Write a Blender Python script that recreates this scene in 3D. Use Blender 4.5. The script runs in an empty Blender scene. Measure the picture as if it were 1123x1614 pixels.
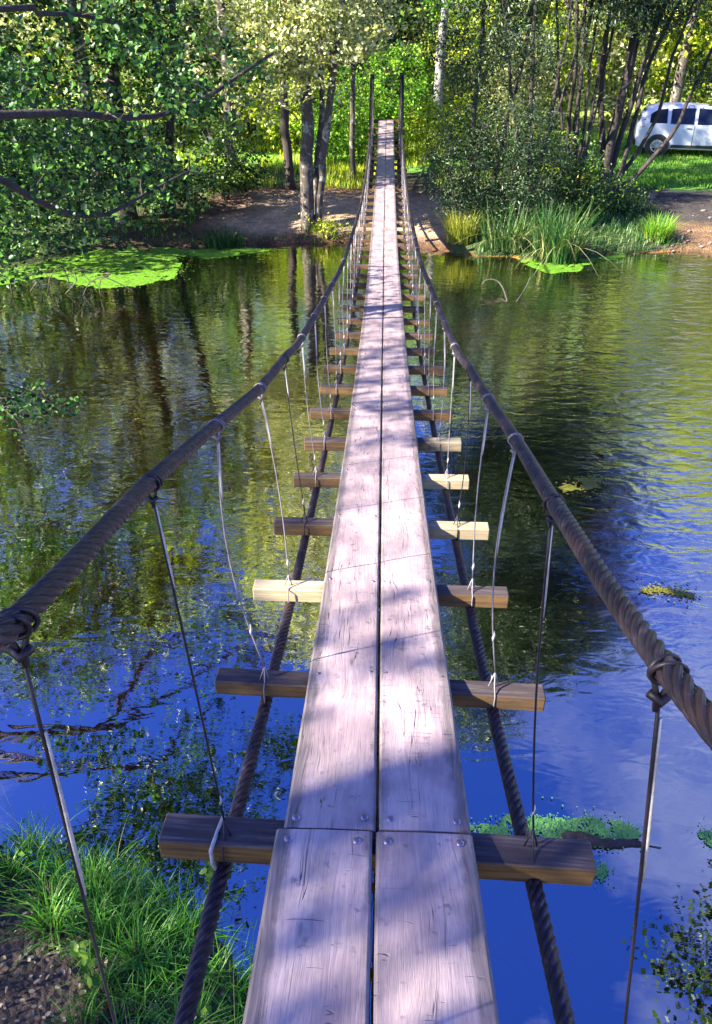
import bpy, math, random
import numpy as np
from mathutils import Vector, noise as mnoise
R = math.radians
rng = np.random.default_rng(7)
random.seed(7)
sc = bpy.context.scene
col = sc.collection
CAMZ = 4.2
TH, PS, CX, F = R(32), R(2.0), -0.012, 1200.0
SUN = np.array([-0.775, -0.33, 0.54]); SUN /= np.linalg.norm(SUN)

# ------------------------------------------------------------------ helpers
fw = np.array([-math.sin(PS)*math.cos(TH), math.cos(PS)*math.cos(TH), -math.sin(TH)])
rt = np.array([math.cos(PS), math.sin(PS), 0.0]); upv = np.cross(rt, fw)
def at(px, py, z):
    """point of the horizontal plane z seen at photograph position px, py"""
    r = fw + rt*(px-561.5)/F + upv*(807-py)/F
    t = (z-CAMZ)/r[2]
    return np.array([CX, 0, CAMZ]) + r*t

def atY(px, py, Y):
    r = fw + rt*(px-561.5)/F + upv*(807-py)/F
    return np.array([CX, 0, CAMZ]) + r*Y/r[1]

def mesh(name, verts, faces, mat, parent=None, smooth=False, loc=None, uvs=None):
    me = bpy.data.meshes.new(name)
    if isinstance(faces, np.ndarray):
        n, k = faces.shape
        me.vertices.add(len(verts)); me.vertices.foreach_set('co', np.asarray(verts, dtype=np.float32).ravel())
        me.loops.add(n*k); me.loops.foreach_set('vertex_index', faces.astype(np.int32).ravel())
        me.polygons.add(n)
        me.polygons.foreach_set('loop_start', (np.arange(n)*k).astype(np.int32))
        me.polygons.foreach_set('loop_total', np.full(n, k, dtype=np.int32))
        me.update(calc_edges=True)
    else:
        me.from_pydata([tuple(map(float, v)) for v in verts], [], [tuple(int(i) for i in f) for f in faces]); me.update()
    if uvs is not None:
        uvl = me.uv_layers.new(name='UVMap')
        vi = np.empty(len(me.loops), dtype=np.int32); me.loops.foreach_get('vertex_index', vi)
        uvl.data.foreach_set('uv', np.asarray(uvs, dtype=np.float32)[vi].ravel())
    if smooth: me.polygons.foreach_set('use_smooth', np.ones(len(me.polygons), dtype=bool))
    if mat: me.materials.append(mat)
    o = bpy.data.objects.new(name, me); col.objects.link(o)
    if parent is not None: o.parent = parent
    if loc is not None: o.location = loc
    return o

def empty(name, loc, label=None, cat=None, group=None, rz=0):
    o = bpy.data.objects.new(name, None); col.objects.link(o)
    o.location = tuple(map(float, loc)); o.rotation_euler = (0, 0, rz); o.empty_display_size = .2
    return tag(o, label, cat, group)
def tag(o, label=None, cat=None, group=None, kind=None):
    if label: o['label'] = label
    if cat: o['category'] = cat
    if group: o['group'] = group
    if kind: o['kind'] = kind
    return o
def copy_tree(o, parent=None):
    c = o.copy(); col.objects.link(c)
    c.parent = parent
    for ch in list(o.children): copy_tree(ch, c)
    return c

class MB:
    """collects shapes for one mesh"""
    def __init__(s): s.v = []; s.f = []; s.n = 0
    def add(s, v, f):
        s.v.append(np.asarray(v, float)); s.f += [tuple(i+s.n for i in q) for q in f]; s.n += len(v)
    def box(s, c, d, rz=0, bev=0.0):
        x, y, z = np.array(d)/2; b = bev
        if b <= 0:
            v = np.array([[i*x, j*y, k*z] for i in (-1, 1) for j in (-1, 1) for k in (-1, 1)])
            f = [(0, 1, 3, 2), (4, 6, 7, 5), (0, 4, 5, 1), (2, 3, 7, 6), (0, 2, 6, 4), (1, 5, 7, 3)]
        else:
            v = []; 
            for i in (-1, 1):
                for j in (-1, 1):
                    for k in (-1, 1):
                        v += [[i*x, j*(y-b), k*(z-b)], [i*(x-b), j*y, k*(z-b)], [i*(x-b), j*(y-b), k*z]]
            v = np.array(v)
            I = lambda i, j, k, a: ((i > 0)*4+(j > 0)*2+(k > 0))*3+a
            f = []
            for sg in (-1, 1):
                q = [I(sg, -1, -1, 0), I(sg, 1, -1, 0), I(sg, 1, 1, 0), I(sg, -1, 1, 0)]; f.append(q if sg > 0 else q[::-1])
                q = [I(-1, sg, -1, 1), I(-1, sg, 1, 1), I(1, sg, 1, 1), I(1, sg, -1, 1)]; f.append(q if sg > 0 else q[::-1])
                q = [I(-1, -1, sg, 2), I(1, -1, sg, 2), I(1, 1, sg, 2), I(-1, 1, sg, 2)]; f.append(q if sg > 0 else q[::-1])
            for a in (-1, 1):
                for c_ in (-1, 1):
                    f.append((I(a, c_, -1, 0), I(a, c_, -1, 1), I(a, c_, 1, 1), I(a, c_, 1, 0)))
                    f.append((I(a, -1, c_, 0), I(a, -1, c_, 2), I(a, 1, c_, 2), I(a, 1, c_, 0)))
                    f.append((I(-1, a, c_, 1), I(-1, a, c_, 2), I(1, a, c_, 2), I(1, a, c_, 1)))
                    for d_ in (-1, 1): f.append((I(a, c_, d_, 0), I(a, c_, d_, 1), I(a, c_, d_, 2)))
        if rz:
            cr, sr = math.cos(rz), math.sin(rz)
            v = v @ np.array([[cr, sr, 0], [-sr, cr, 0], [0, 0, 1]])
        s.add(v+np.array(c), f)
    def tube(s, pts, rad, n=6, cap=True):
        pts = np.asarray(pts, float); m = len(pts)
        rad = np.broadcast_to(rad, (m,))
        t = np.gradient(pts, axis=0); t /= np.linalg.norm(t, axis=1)[:, None]+1e-9
        ref = np.array([0, 0, 1.0]) if abs(t[0][2]) < .9 else np.array([1.0, 0, 0])
        a = np.linspace(0, 2*math.pi, n, endpoint=False); V = []
        for i in range(m):
            u = ref-t[i]*(ref@t[i]); u /= np.linalg.norm(u)+1e-9; ref = u
            w = np.cross(t[i], u)
            V.append(pts[i]+rad[i]*(np.cos(a)[:, None]*u+np.sin(a)[:, None]*w))
        f = []
        for i in range(m-1):
            for j in range(n):
                k = (j+1) % n; f.append((i*n+j, i*n+k, (i+1)*n+k, (i+1)*n+j))
        if cap: f.append(tuple(range(n))[::-1]); f.append(tuple((m-1)*n+j for j in range(n)))
        s.add(np.concatenate(V), f)
    def build(s, name, mat, parent=None, smooth=False, loc=None):
        v = np.concatenate(s.v)
        return mesh(name, v, s.f, mat, parent, smooth, loc)

def catmull(P, step):
    P = np.asarray(P, float); P = np.vstack([2*P[0]-P[1], P, 2*P[-1]-P[-2]]); out = []
    for i in range(1, len(P)-2):
        L = np.linalg.norm(P[i+1]-P[i]); st = step(P[i][1]) if callable(step) else step
        n = max(2, int(L/st))
        t = np.linspace(0, 1, n, endpoint=False)[:, None]
        a, b, c, d = P[i-1], P[i], P[i+1], P[i+2]
        out.append(.5*((2*b)+(-a+c)*t+(2*a-5*b+4*c-d)*t**2+(-a+3*b-3*c+d)*t**3))
    out.append(P[-2][None]); return np.vstack(out)

# ------------------------------------------------------------------ materials
class NT:
    def __init__(s, name):
        s.m = bpy.data.materials.new(name); s.m.use_nodes = True; s.t = s.m.node_tree; s.t.nodes.clear()
        s.out = s.n('ShaderNodeOutputMaterial')
    def n(s, ty, **kw):
        x = s.t.nodes.new(ty)
        for k, v in kw.items():
            if k.startswith('_'): setattr(x, k[1:], v)
        for k, v in kw.items():
            if k.startswith('_'): continue
            key = int(k[1:]) if k[0] == 'i' and k[1:].isdigit() else k.replace('__', ' ')
            s.set(x.inputs[key], v)
        return x
    def set(s, inp, v):
        if isinstance(v, bpy.types.NodeSocket): s.t.links.new(v, inp)
        elif isinstance(v, tuple) and len(v) == 3 and inp.type == 'RGBA': inp.default_value = (*v, 1)
        else: inp.default_value = v
    def noise(s, vec, scale, detail=3, rough=.55, dist=0):
        return s.n('ShaderNodeTexNoise', Vector=vec, Scale=scale, Detail=detail, Roughness=rough, Distortion=dist).outputs['Fac']
    def scale(s, vec, sc_):
        return s.n('ShaderNodeMapping', Vector=vec, Scale=sc_).outputs[0]
    def ramp(s, fac, *st, interp='LINEAR'):
        r = s.n('ShaderNodeValToRGB', Fac=fac); cr = r.color_ramp; cr.interpolation = interp
        while len(cr.elements) < len(st): cr.elements.new(.5)
        for e, (p, c) in zip(cr.elements, st):
            e.position = p; e.color = (c, c, c, 1) if isinstance(c, (int, float)) else (*c, 1)
        return r.outputs[0]
    def mix(s, f, a, b, mode='MIX'):
        x = s.n('ShaderNodeMix', _data_type='RGBA', _blend_type=mode)
        s.set(x.inputs[0], f); s.set(x.inputs[6], a); s.set(x.inputs[7], b); return x.outputs[2]
    def math(s, op, a, b=0.0, c=0.0, clamp=False):
        x = s.n('ShaderNodeMath', _operation=op, _use_clamp=clamp); s.set(x.inputs[0], a); s.set(x.inputs[1], b); s.set(x.inputs[2], c); return x.outputs[0]
    def bump(s, h, st, dist=.01, normal=None):
        b = s.n('ShaderNodeBump', Height=h, Strength=st, Distance=dist)
        if normal: s.set(b.inputs['Normal'], normal)
        return b.outputs[0]
    def pbr(s, **kw):
        p = s.n('ShaderNodeBsdfPrincipled', **kw); s.t.links.new(p.outputs[0], s.out.inputs[0]); return p
    @property
    def obj(s): return s.n('ShaderNodeTexCoord').outputs['Object']
    @property
    def pos(s): return s.n('ShaderNodeNewGeometry').outputs['Position']

def leaf_mat(name, dark, mid, light, trans=.35, clump=1.2, rough=.42, spec=.4, hi=.93):
    t = NT(name)
    rnd = t.n('ShaderNodeNewGeometry').outputs['Random Per Island']
    c = t.ramp(rnd, (0, dark), (.45, mid), (.82, light), (hi, light), (1, tuple(min(1, x*1.5) for x in light)))
    big = t.ramp(t.noise(t.pos, clump, 2), (.35, (.62, .7, .62)), (.65, (1.2, 1.15, 1.0)))
    c = t.mix(1.0, c, big, 'MULTIPLY')
    p = t.n('ShaderNodeBsdfPrincipled', Base__Color=c, Roughness=rough)
    p.inputs['Specular IOR Level'].default_value = spec
    tc = t.mix(1.0, c, (1.25, 1.35, .5), 'MULTIPLY')
    tr = t.n('ShaderNodeBsdfTranslucent', Color=tc)
    ms = t.n('ShaderNodeMixShader', Fac=trans)
    t.t.links.new(p.outputs[0], ms.inputs[1]); t.t.links.new(tr.outputs[0], ms.inputs[2]); t.t.links.new(ms.outputs[0], t.out.inputs[0])
    return t.m

def bark_mat(name, a, b, lichen=None, sc_=9):
    t = NT(name); o = t.pos
    g = t.noise(t.scale(o, (1, 1, .22)), sc_*3, 5, .7)
    c = t.ramp(g, (.3, a), (.7, b))
    if lichen: c = t.mix(t.ramp(t.noise(o, sc_*.6, 4, .65), (.52, 0), (.62, .85)), c, lichen)
    t.pbr(Base__Color=c, Roughness=.85, Normal=t.bump(g, .8, .02))
    return t.m

def wood_plank():
    t = NT('weathered_plank'); o = t.obj
    rnd = t.n('ShaderNodeObjectInfo').outputs['Random']
    off = t.n('ShaderNodeCombineXYZ', X=t.math('MULTIPLY', rnd, 7), Y=t.math('MULTIPLY', rnd, 23)).outputs[0]
    v = t.n('ShaderNodeVectorMath', _operation='ADD'); t.set(v.inputs[0], o); t.set(v.inputs[1], off); v = v.outputs[0]
    warp = t.noise(t.scale(v, (2.2, .9, 1)), 2.0, 2)
    wv = t.n('ShaderNodeVectorMath', _operation='ADD'); t.set(wv.inputs[0], v)
    t.set(wv.inputs[1], t.n('ShaderNodeCombineXYZ', X=t.math('MULTIPLY', warp, .10)).outputs[0]); wv = wv.outputs[0]
    grain = t.noise(t.scale(wv, (60, 1.3, 10)), 2.2, 5, .65)
    fine = t.noise(t.scale(v, (190, 6, 20)), 2.0, 3, .7)
    patch = t.noise(t.scale(v, (4, 1.6, 1)), 1.7, 4, .6)
    c = t.ramp(patch, (.32, (.27, .195, .20)), (.5, (.44, .325, .31)), (.7, (.66, .50, .44)))
    c = t.mix(t.ramp(grain, (.30, .42), (.50, 0)), c, (.21, .17, .23))
    c = t.mix(t.ramp(grain, (.58, 0), (.8, .3)), c, (.62, .56, .62))
    c = t.mix(t.ramp(fine, (.33, .4), (.48, 0)), c, (.24, .2, .26))
    # grey-brown worn margins of each board (attribute 'edge' = 0 in the middle, 1 at the outer rim)
    e = t.n('ShaderNodeAttribute', _attribute_name='edge').outputs['Fac']
    ee = t.math('ADD', e, t.math('MULTIPLY', t.math('SUBTRACT', t.noise(t.scale(v, (9, 5, 1)), 3, 4, .65), .5), .55))
    c = t.mix(t.ramp(ee, (.38, 0), (.62, .85)), c, t.ramp(grain, (.3, (.075, .06, .06)), (.7, (.24, .20, .19))))
    # cracks along the grain, short checks across
    ck = t.noise(t.scale(wv, (42, .9, 1)), 1.5, 2, .5, .3)
    ckm = t.math('ABSOLUTE', t.math('SUBTRACT', ck, .5))
    crack = t.ramp(ckm, (0, 1), (.012, 0)); gate = t.ramp(t.noise(t.scale(v, (7, 1.1, 1)), 2.3, 2), (.52, 0), (.6, 1))
    crack = t.math('MULTIPLY', crack, gate)
    cx_ = t.math('ABSOLUTE', t.math('SUBTRACT', t.noise(t.scale(v, (1.1, 16, 1)), 1.6, 2, .5, .2), .5))
    cross = t.math('MULTIPLY', t.ramp(cx_, (0, .8), (.008, 0)), t.ramp(t.noise(t.scale(v, (6, 3, 1)), 1.9, 2), (.56, 0), (.64, 1)))
    allc = t.math('MAXIMUM', crack, cross)
    c = t.mix(allc, c, (.03, .022, .035))
    # knots and small stains
    vo = t.n('ShaderNodeTexVoronoi', Vector=t.scale(v, (3.4, 1.1, 1)), Scale=2.0); kn = t.ramp(vo.outputs['Distance'], (.0, .8), (.035, .5), (.07, 0))
    c = t.mix(kn, c, (.06, .04, .05))
    c = t.mix(t.ramp(t.noise(t.scale(v, (1, .5, 1)), 6, 5, .7), (.48, 0), (.72, .55)), c, (.17, .14, .135))
    st = t.ramp(t.noise(v, 26, 3, .6), (.62, 0), (.72, .6))
    c = t.mix(st, c, (.10, .08, .10))
    h = t.math('SUBTRACT', t.math('ADD', t.math('MULTIPLY', grain, .5), t.math('MULTIPLY', fine, .25)), t.math('MULTIPLY', allc, 1.5))
    t.pbr(Base__Color=c, Roughness=t.ramp(grain, (.3, .62), (.7, .45)), Normal=t.bump(h, .55, .006))
    return t.m

def wood_beam():
    t = NT('joist_wood'); o = t.obj
    rnd = t.n('ShaderNodeObjectInfo').outputs['Random']
    v = t.n('ShaderNodeVectorMath', _operation='ADD'); t.set(v.inputs[0], o)
    t.set(v.inputs[1], t.n('ShaderNodeCombineXYZ', X=t.math('MULTIPLY', rnd, 31), Y=t.math('MULTIPLY', rnd, 3)).outputs[0]); v = v.outputs[0]
    g = t.noise(t.scale(v, (2.5, 45, 45)), 1.6, 5, .65)
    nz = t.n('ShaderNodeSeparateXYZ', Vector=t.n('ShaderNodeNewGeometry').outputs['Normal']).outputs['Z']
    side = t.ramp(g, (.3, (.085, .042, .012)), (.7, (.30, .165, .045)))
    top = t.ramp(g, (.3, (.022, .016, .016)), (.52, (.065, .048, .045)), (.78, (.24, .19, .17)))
    c = t.mix(t.ramp(nz, (.5, 0), (.8, 1)), side, top)  # sunlit amber painted into the side faces; tops weathered and darkened as if shaded
    c = t.mix(t.ramp(t.noise(v, 9, 4, .6), (.5, 0), (.68, .6)), c, (.06, .04, .03))
    fa = t.n('ShaderNodeAttribute', _attribute_type='OBJECT', _attribute_name='sunlit_end').outputs['Fac']
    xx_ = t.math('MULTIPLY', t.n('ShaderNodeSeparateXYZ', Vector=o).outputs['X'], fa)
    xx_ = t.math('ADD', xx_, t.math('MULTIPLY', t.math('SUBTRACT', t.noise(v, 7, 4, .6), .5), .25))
    c = t.mix(t.ramp(xx_, (.20, 0), (.27, .92)), c, t.ramp(g, (.3, (.50, .36, .17)), (.65, (.80, .68, .42))))  # sunlight painted as a pale ragged patch on one joist end
    c = t.mix(t.ramp(rnd, (0, .0), (1, .5)), c, (.03, .022, .02))
    t.pbr(Base__Color=c, Roughness=.75, Normal=t.bump(g, .5, .006))
    return t.m

def rope_mat():
    t = NT('steel_rope'); uv = t.n('ShaderNodeTexCoord').outputs['UV']
    # fine wires inside each strand
    w = t.n('ShaderNodeTexWave', Vector=t.scale(uv, (1, 1, 1)), Scale=1.0, Distortion=0.0, _wave_type='BANDS', _bands_direction='X').outputs['Fac']
    n = t.noise(t.pos, 35, 4, .6)
    c = t.ramp(n, (.3, (.014, .010, .015)), (.55, (.036, .026, .035)), (.75, (.15, .105, .11)))
    rust = t.ramp(t.noise(t.pos, 7, 3, .6), (.56, 0), (.74, .6))
    c = t.mix(rust, c, (.13, .062, .040))
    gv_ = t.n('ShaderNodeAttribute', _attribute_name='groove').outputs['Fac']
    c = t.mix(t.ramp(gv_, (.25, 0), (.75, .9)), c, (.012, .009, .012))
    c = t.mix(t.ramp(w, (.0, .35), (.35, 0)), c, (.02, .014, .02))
    t.pbr(Base__Color=c, Roughness=.5, Metallic=.25, Normal=t.bump(w, .3, .0012))
    return t.m

def simple(name, c, rough=.6, metal=0, var=.25, sc_=40, bump=.2):
    t = NT(name); n = t.noise(t.pos, sc_, 4, .6)
    cc = t.ramp(n, (.3, tuple(x*(1-var) for x in c)), (.7, tuple(min(1, x*(1+var)) for x in c)))
    t.pbr(Base__Color=cc, Roughness=rough, Metallic=metal, Normal=t.bump(n, bump, .003))
    return t.m

M = {}
M['plank'] = wood_plank(); M['beam'] = wood_beam(); M['rope'] = rope_mat()
M['wire'] = simple('dark_wire', (.035, .028, .033), .45, .4)
M['pale_wire'] = simple('pale_wire', (.24, .21, .21), .5, .1)
M['wrap'] = simple('white_wrapping', (.50, .46, .40), .6)
M['bolt'] = simple('bolt_steel', (.32, .26, .30), .32, .75)
M['post'] = simple('dark_post_wood', (.03, .022, .02), .85)
M['bark_dark'] = bark_mat('dark_bark', (.022, .016, .014), (.085, .065, .055))
M['bark_grey'] = bark_mat('grey_bark', (.035, .027, .022), (.14, .115, .09), (.40, .38, .30))
M['bark_pale'] = bark_mat('pale_bark', (.20, .19, .18), (.52, .50, .47), (.12, .11, .10))
M['twig'] = bark_mat('twig_bark', (.05, .038, .03), (.14, .11, .085))
M['leaf_near'] = leaf_mat('alder_leaf', (.006, .026, .008), (.020, .085, .014), (.13, .30, .05), .22, .9)
M['leaf_left'] = leaf_mat('bank_leaf', (.004, .016, .005), (.015, .058, .010), (.17, .29, .05), .22, .8)
M['leaf_willow'] = leaf_mat('willow_leaf', (.003, .011, .006), (.009, .030, .013), (.10, .17, .07), .2, .9)
M['leaf_pale'] = leaf_mat('pale_leaf', (.12, .16, .05), (.36, .39, .18), (.74, .70, .46), .35, 1.0)
M['leaf_lime'] = leaf_mat('lime_leaf', (.04, .10, .006), (.28, .40, .02), (.70, .72, .08), .4, .5)
M['leaf_bright'] = leaf_mat('bright_leaf', (.03, .13, .01), (.11, .34, .025), (.40, .58, .08), .4, .8)
M['grass'] = leaf_mat('bank_grass', (.008, .06, .008), (.045, .22, .016), (.19, .46, .05), .3, 1.6)
M['reed'] = leaf_mat('reed_blade', (.012, .06, .016), (.035, .14, .03), (.18, .28, .09), .3, 1.6)
M['straw'] = leaf_mat('straw_blade', (.16, .15, .06), (.38, .36, .16), (.6, .55, .3), .3, 2)
M['yellow'] = leaf_mat('yellow_grass_blade', (.08, .13, .012), (.24, .28, .03), (.55, .52, .10), .3, 2)
M['litter'] = leaf_mat('dry_litter', (.05, .036, .026), (.16, .12, .085), (.40, .33, .26), .05, 2)

# ------------------------------------------------------------------ camera, light, sky
cd = bpy.data.cameras.new('camera'); cam = bpy.data.objects.new('camera', cd); col.objects.link(cam)
cam.location = (CX, 0, CAMZ); cam.rotation_euler = (R(90)-TH, 0, PS)
cd.sensor_fit = 'VERTICAL'; cd.sensor_height = 36; cd.lens = 36*F/1614; cd.clip_start = .02; cd.clip_end = 900
sc.camera = cam
sd = bpy.data.lights.new('sun', 'SUN'); so = bpy.data.objects.new('sun', sd); col.objects.link(so)
sd.energy = 5.0; sd.angle = R(.7); sd.color = (1, .93, .80)
so.rotation_euler = Vector(SUN).to_track_quat('Z', 'Y').to_euler()
W = bpy.data.worlds.new('World'); sc.world = W; W.use_nodes = True
nt = W.node_tree; nt.nodes.clear()
sky = nt.nodes.new('ShaderNodeTexSky'); sky.sky_type = 'NISHITA'; sky.sun_disc = False
sky.sun_elevation = math.asin(SUN[2]); sky.sun_rotation = math.atan2(SUN[0], SUN[1])
sky.air_density = 1.0; sky.dust_density = .3; sky.ozone_density = 3.0
hs = nt.nodes.new('ShaderNodeHueSaturation'); hs.inputs['Saturation'].default_value = 1.34; hs.inputs['Value'].default_value = 1.28; hs.inputs['Hue'].default_value = .535
tcw = nt.nodes.new('ShaderNodeTexCoord')
mp = nt.nodes.new('ShaderNodeMapping'); mp.inputs['Scale'].default_value = (1.0, 1.0, 1.8); mp.inputs['Location'].default_value = (2.3, .7, .4)
nz = nt.nodes.new('ShaderNodeTexNoise'); nz.inputs['Scale'].default_value = 2.0; nz.inputs['Detail'].default_value = 7; nz.inputs['Roughness'].default_value = .58
rp = nt.nodes.new('ShaderNodeValToRGB'); rp.color_ramp.elements[0].position = .54; rp.color_ramp.elements[1].position = 1.0
mx = nt.nodes.new('ShaderNodeMix'); mx.data_type = 'RGBA'; mx.inputs[7].default_value = (4.6, 5.0, 6.4, 1)
bg = nt.nodes.new('ShaderNodeBackground'); bg.inputs[1].default_value = .08
wo = nt.nodes.new('ShaderNodeOutputWorld'); L = nt.links.new
L(sky.outputs[0], hs.inputs['Color']); L(tcw.outputs['Generated'], mp.inputs[0]); L(mp.outputs[0], nz.inputs['Vector'])
L(nz.outputs['Fac'], rp.inputs[0]); L(rp.outputs[0], mx.inputs[0]); L(hs.outputs[0], mx.inputs[6]); L(mx.outputs[2], bg.inputs[0]); L(bg.outputs[0], wo.inputs[0])
sc.view_settings.view_transform = 'Standard'; sc.view_settings.look = 'None'
sc.view_settings.exposure = 2.12; sc.view_settings.gamma = 1
sc.cycles.max_bounces = 6; sc.cycles.diffuse_bounces = 1; sc.cycles.glossy_bounces = 3; sc.cycles.transmission_bounces = 3
sc.cycles.transparent_max_bounces = 8; sc.cycles.caustics_reflective = False; sc.cycles.caustics_refractive = False

# ------------------------------------------------------------------ terrain
FX = [-80, -40, -14, -9, -7, -2.8, 0, 1.2, 2, 3.6, 5, 6.3, 9, 20, 80]
FY = [30, 22, 16, 16.8, 17.8, 18.6, 18.9, 18.1, 17.8, 17.2, 17.8, 18.2, 18.1, 20, 34]
NX = [-80, -40, -12, -9, -7, -4.6, -3.2, -2.3, -.9, -.35, .1, 1, 3, 6, 7.5, 9, 20, 80]
NY = [20, 13, 10, 9.2, 7.4, 3.6, 3.0, 2.75, 2.35, 1.6, .9, .3, 0, .6, 2.2, 3.5, 6, 20]
def wob(x, y, s=1.0, k=0.0): return mnoise.noise(Vector((x*s, y*s, k)))
def dists(x, y):
    w = .22*wob(x, y, 1.1, 3)+.1*wob(x, y, 3.3, 5)
    return y-np.interp(x, FX, FY)+w, np.interp(x, NX, NY)-y+w*.7
def height(x, y):
    df, dn = dists(x, y)
    if df > 0:
        h = np.interp(df, [0, .35, 1.2, 4, 8, 12, 22, 45, 90, 160, 400], [0, .16, .34, .62, .80, .90, 1.3, 7, 26, 44, 60])
        return h+.05*wob(x, y, 1.6, 1)*min(1, df)+.5*wob(x, y, .12, 1)*min(1, max(0, df-14)/12)
    if dn > 0:
        h = np.interp(dn, [0, .25, 1.0, 2.2, 4, 9, 60], [0, .12, .26, .7, 1.2, 1.7, 4])
        return h+.05*wob(x, y, 2.0, 1)*min(1, dn*2)
    d = min(-df, -dn)
    return -.75*(1-math.exp(-d/1.6))-.02+.08*wob(x, y, 1.3, 9)*min(1, d)
def axis(lo, hi, c0, c1, fine, n_out):
    mid = np.arange(c0, c1+fine/2, fine)
    a = c0-(np.geomspace(fine, c0-lo+fine, n_out)-fine)[::-1][:-1]
    b = c1+(np.geomspace(fine, hi-c1+fine, n_out)-fine)[1:]
    return np.concatenate([a, mid, b])
gx = axis(-300, 300, -12, 16, .16, 34); gy = axis(-120, 420, -1.5, 31, .16, 40)
NXg, NYg = len(gx), len(gy)
gv = np.zeros((NXg*NYg, 3)); gc = np.zeros((NXg*NYg, 4)); gc[:, 3] = 1
# albedo by zone: real ground covers
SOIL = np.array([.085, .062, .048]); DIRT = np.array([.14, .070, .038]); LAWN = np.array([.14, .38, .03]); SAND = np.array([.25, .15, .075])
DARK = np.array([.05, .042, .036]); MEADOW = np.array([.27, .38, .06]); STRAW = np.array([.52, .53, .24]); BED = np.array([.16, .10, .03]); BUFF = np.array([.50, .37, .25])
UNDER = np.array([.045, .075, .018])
i = 0
def sm(a, b, x): t = min(1, max(0, (x-a)/(b-a))); return t*t*(3-2*t)
for xx in gx:
    for yy in gy:
        h = height(xx, yy); gv[i] = (xx, yy, h)
        df, dn = dists(xx, yy); n1 = wob(xx, yy, .9, 2); n2 = wob(xx, yy, 3.1, 4)
        if df > 0:
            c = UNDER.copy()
            if xx < 1.6:      # trodden dirt on the left of the bridge
                k = sm(-7.5, -4.5, xx+n1)*(1-sm(4.2, 6.0, df+n1*1.2)); c = c*(1-k)+(DIRT*(.75+.5*n2))*k
                k = sm(-4.6, -2.6, xx+n1)*(1-sm(2.6, 4.2, df+n2))*sm(.15, .7, df); c = c*(1-k)+BUFF*(.9+.3*n2)*k
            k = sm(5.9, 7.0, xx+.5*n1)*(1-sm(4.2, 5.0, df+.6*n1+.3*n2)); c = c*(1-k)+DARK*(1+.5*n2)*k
            k = sm(6.4, 7.0, xx+.3*n1)*(1-sm(1.0, 1.6, df+.4*n1)); c = c*(1-k)+SAND*(.8+.5*n2)*k
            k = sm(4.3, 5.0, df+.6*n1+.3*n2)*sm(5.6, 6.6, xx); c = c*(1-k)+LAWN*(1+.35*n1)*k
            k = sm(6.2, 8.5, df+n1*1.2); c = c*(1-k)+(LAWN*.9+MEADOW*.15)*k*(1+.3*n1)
            k = sm(12.5, 14.5, df+n1); c = c*(1-k)+MEADOW*(1+.25*n1)*k
            k = sm(20, 34, df+6*wob(xx, yy, .1, 7)); c = c*(1-k)+STRAW*(1+.2*wob(xx, yy, .4, 8))*k
        elif dn > 0:
            c = SOIL*(1+.5*n2)
        else:
            k = sm(.25, 1, .35+.7*n1+.8*wob(xx, yy, .35, 11)+.7*(1-sm(1.6, 4.2, math.hypot(xx+3.6, (yy-8.8)*.6)))+.5*(1-sm(.6, 1.8, math.hypot(xx-1.9, (yy-12.5)*.6)))+.5*(1-sm(1.0, 2.4, math.hypot(xx+6.2, (yy-13)*.8)))); c = BED*.10*(1-k)+np.array([.85, .34, .03])*k
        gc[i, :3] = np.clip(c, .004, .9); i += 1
ii, jj = np.meshgrid(np.arange(NXg-1), np.arange(NYg-1), indexing='ij'); a = (ii*NYg+jj).ravel()
gf = np.stack([a, a+NYg, a+NYg+1, a+1], 1)
t = NT('ground_cover')
gcol = t.n('ShaderNodeVertexColor', _layer_name='cover').outputs['Color']
n = t.noise(t.pos, 7, 6, .68); nf = t.noise(t.pos, 42, 4, .65)
cc = t.mix(1, gcol, t.ramp(n, (.3, (.5, .5, .5)), (.7, (1.5, 1.45, 1.35))), 'MULTIPLY')
cc = t.mix(1, cc, t.ramp(nf, (.3, (.5, .52, .5)), (.7, (1.5, 1.45, 1.4))), 'MULTIPLY')
peb = t.n('ShaderNodeTexVoronoi', Vector=t.pos, Scale=26.0)
hh = t.math('ADD', t.math('ADD', t.math('MULTIPLY', n, .6), t.math('MULTIPLY', nf, .4)), t.math('MULTIPLY', peb.outputs['Distance'], -.5))
t.pbr(Base__Color=cc, Roughness=.92, Normal=t.bump(hh, .9, .05))
ground = mesh('ground', gv, gf, t.m, None, True); tag(ground, 'river banks with soil, dirt and lawn', None, None, 'structure')
ca = ground.data.color_attributes.new('cover', 'FLOAT_COLOR', 'POINT'); ca.data.foreach_set('color', gc.astype(np.float32).ravel())

# water
t = NT('river_water'); p = t.pos
sx = t.n('ShaderNodeSeparateXYZ', Vector=p)
low = t.noise(p, .35, 3, .55)
calm = t.math('SUBTRACT', sx.outputs['Y'], t.math('MULTIPLY', t.math('SUBTRACT', low, .5), 5.0))   # y with a wavering edge
riff = t.math('MULTIPLY', t.ramp(t.math('MULTIPLY', sx.outputs['X'], .1), (.15, 0), (.42, 1)), t.ramp(t.math('MULTIPLY', calm, .05), (.17, 0), (.27, 1), (.62, 1), (.8, .35)))
base_amp = t.ramp(t.math('MULTIPLY', calm, .05), (.10, .05), (.24, .4), (.5, .8), (1, .9))
amp = t.math('ADD', base_amp, t.math('MULTIPLY', riff, 3.2))
w1 = t.noise(t.scale(p, (1.0, 2.3, 1)), 2.6, 2, .5, .6)
w2 = t.noise(t.scale(p, (1.0, 1.7, 1)), 9.0, 3, .55, .8)
hgt = t.math('MULTIPLY', t.math('ADD', t.math('MULTIPLY', w1, 1.35), t.math('MULTIPLY', w2, .17)), amp)
nb = t.bump(hgt, 1.0, .0048)
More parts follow.
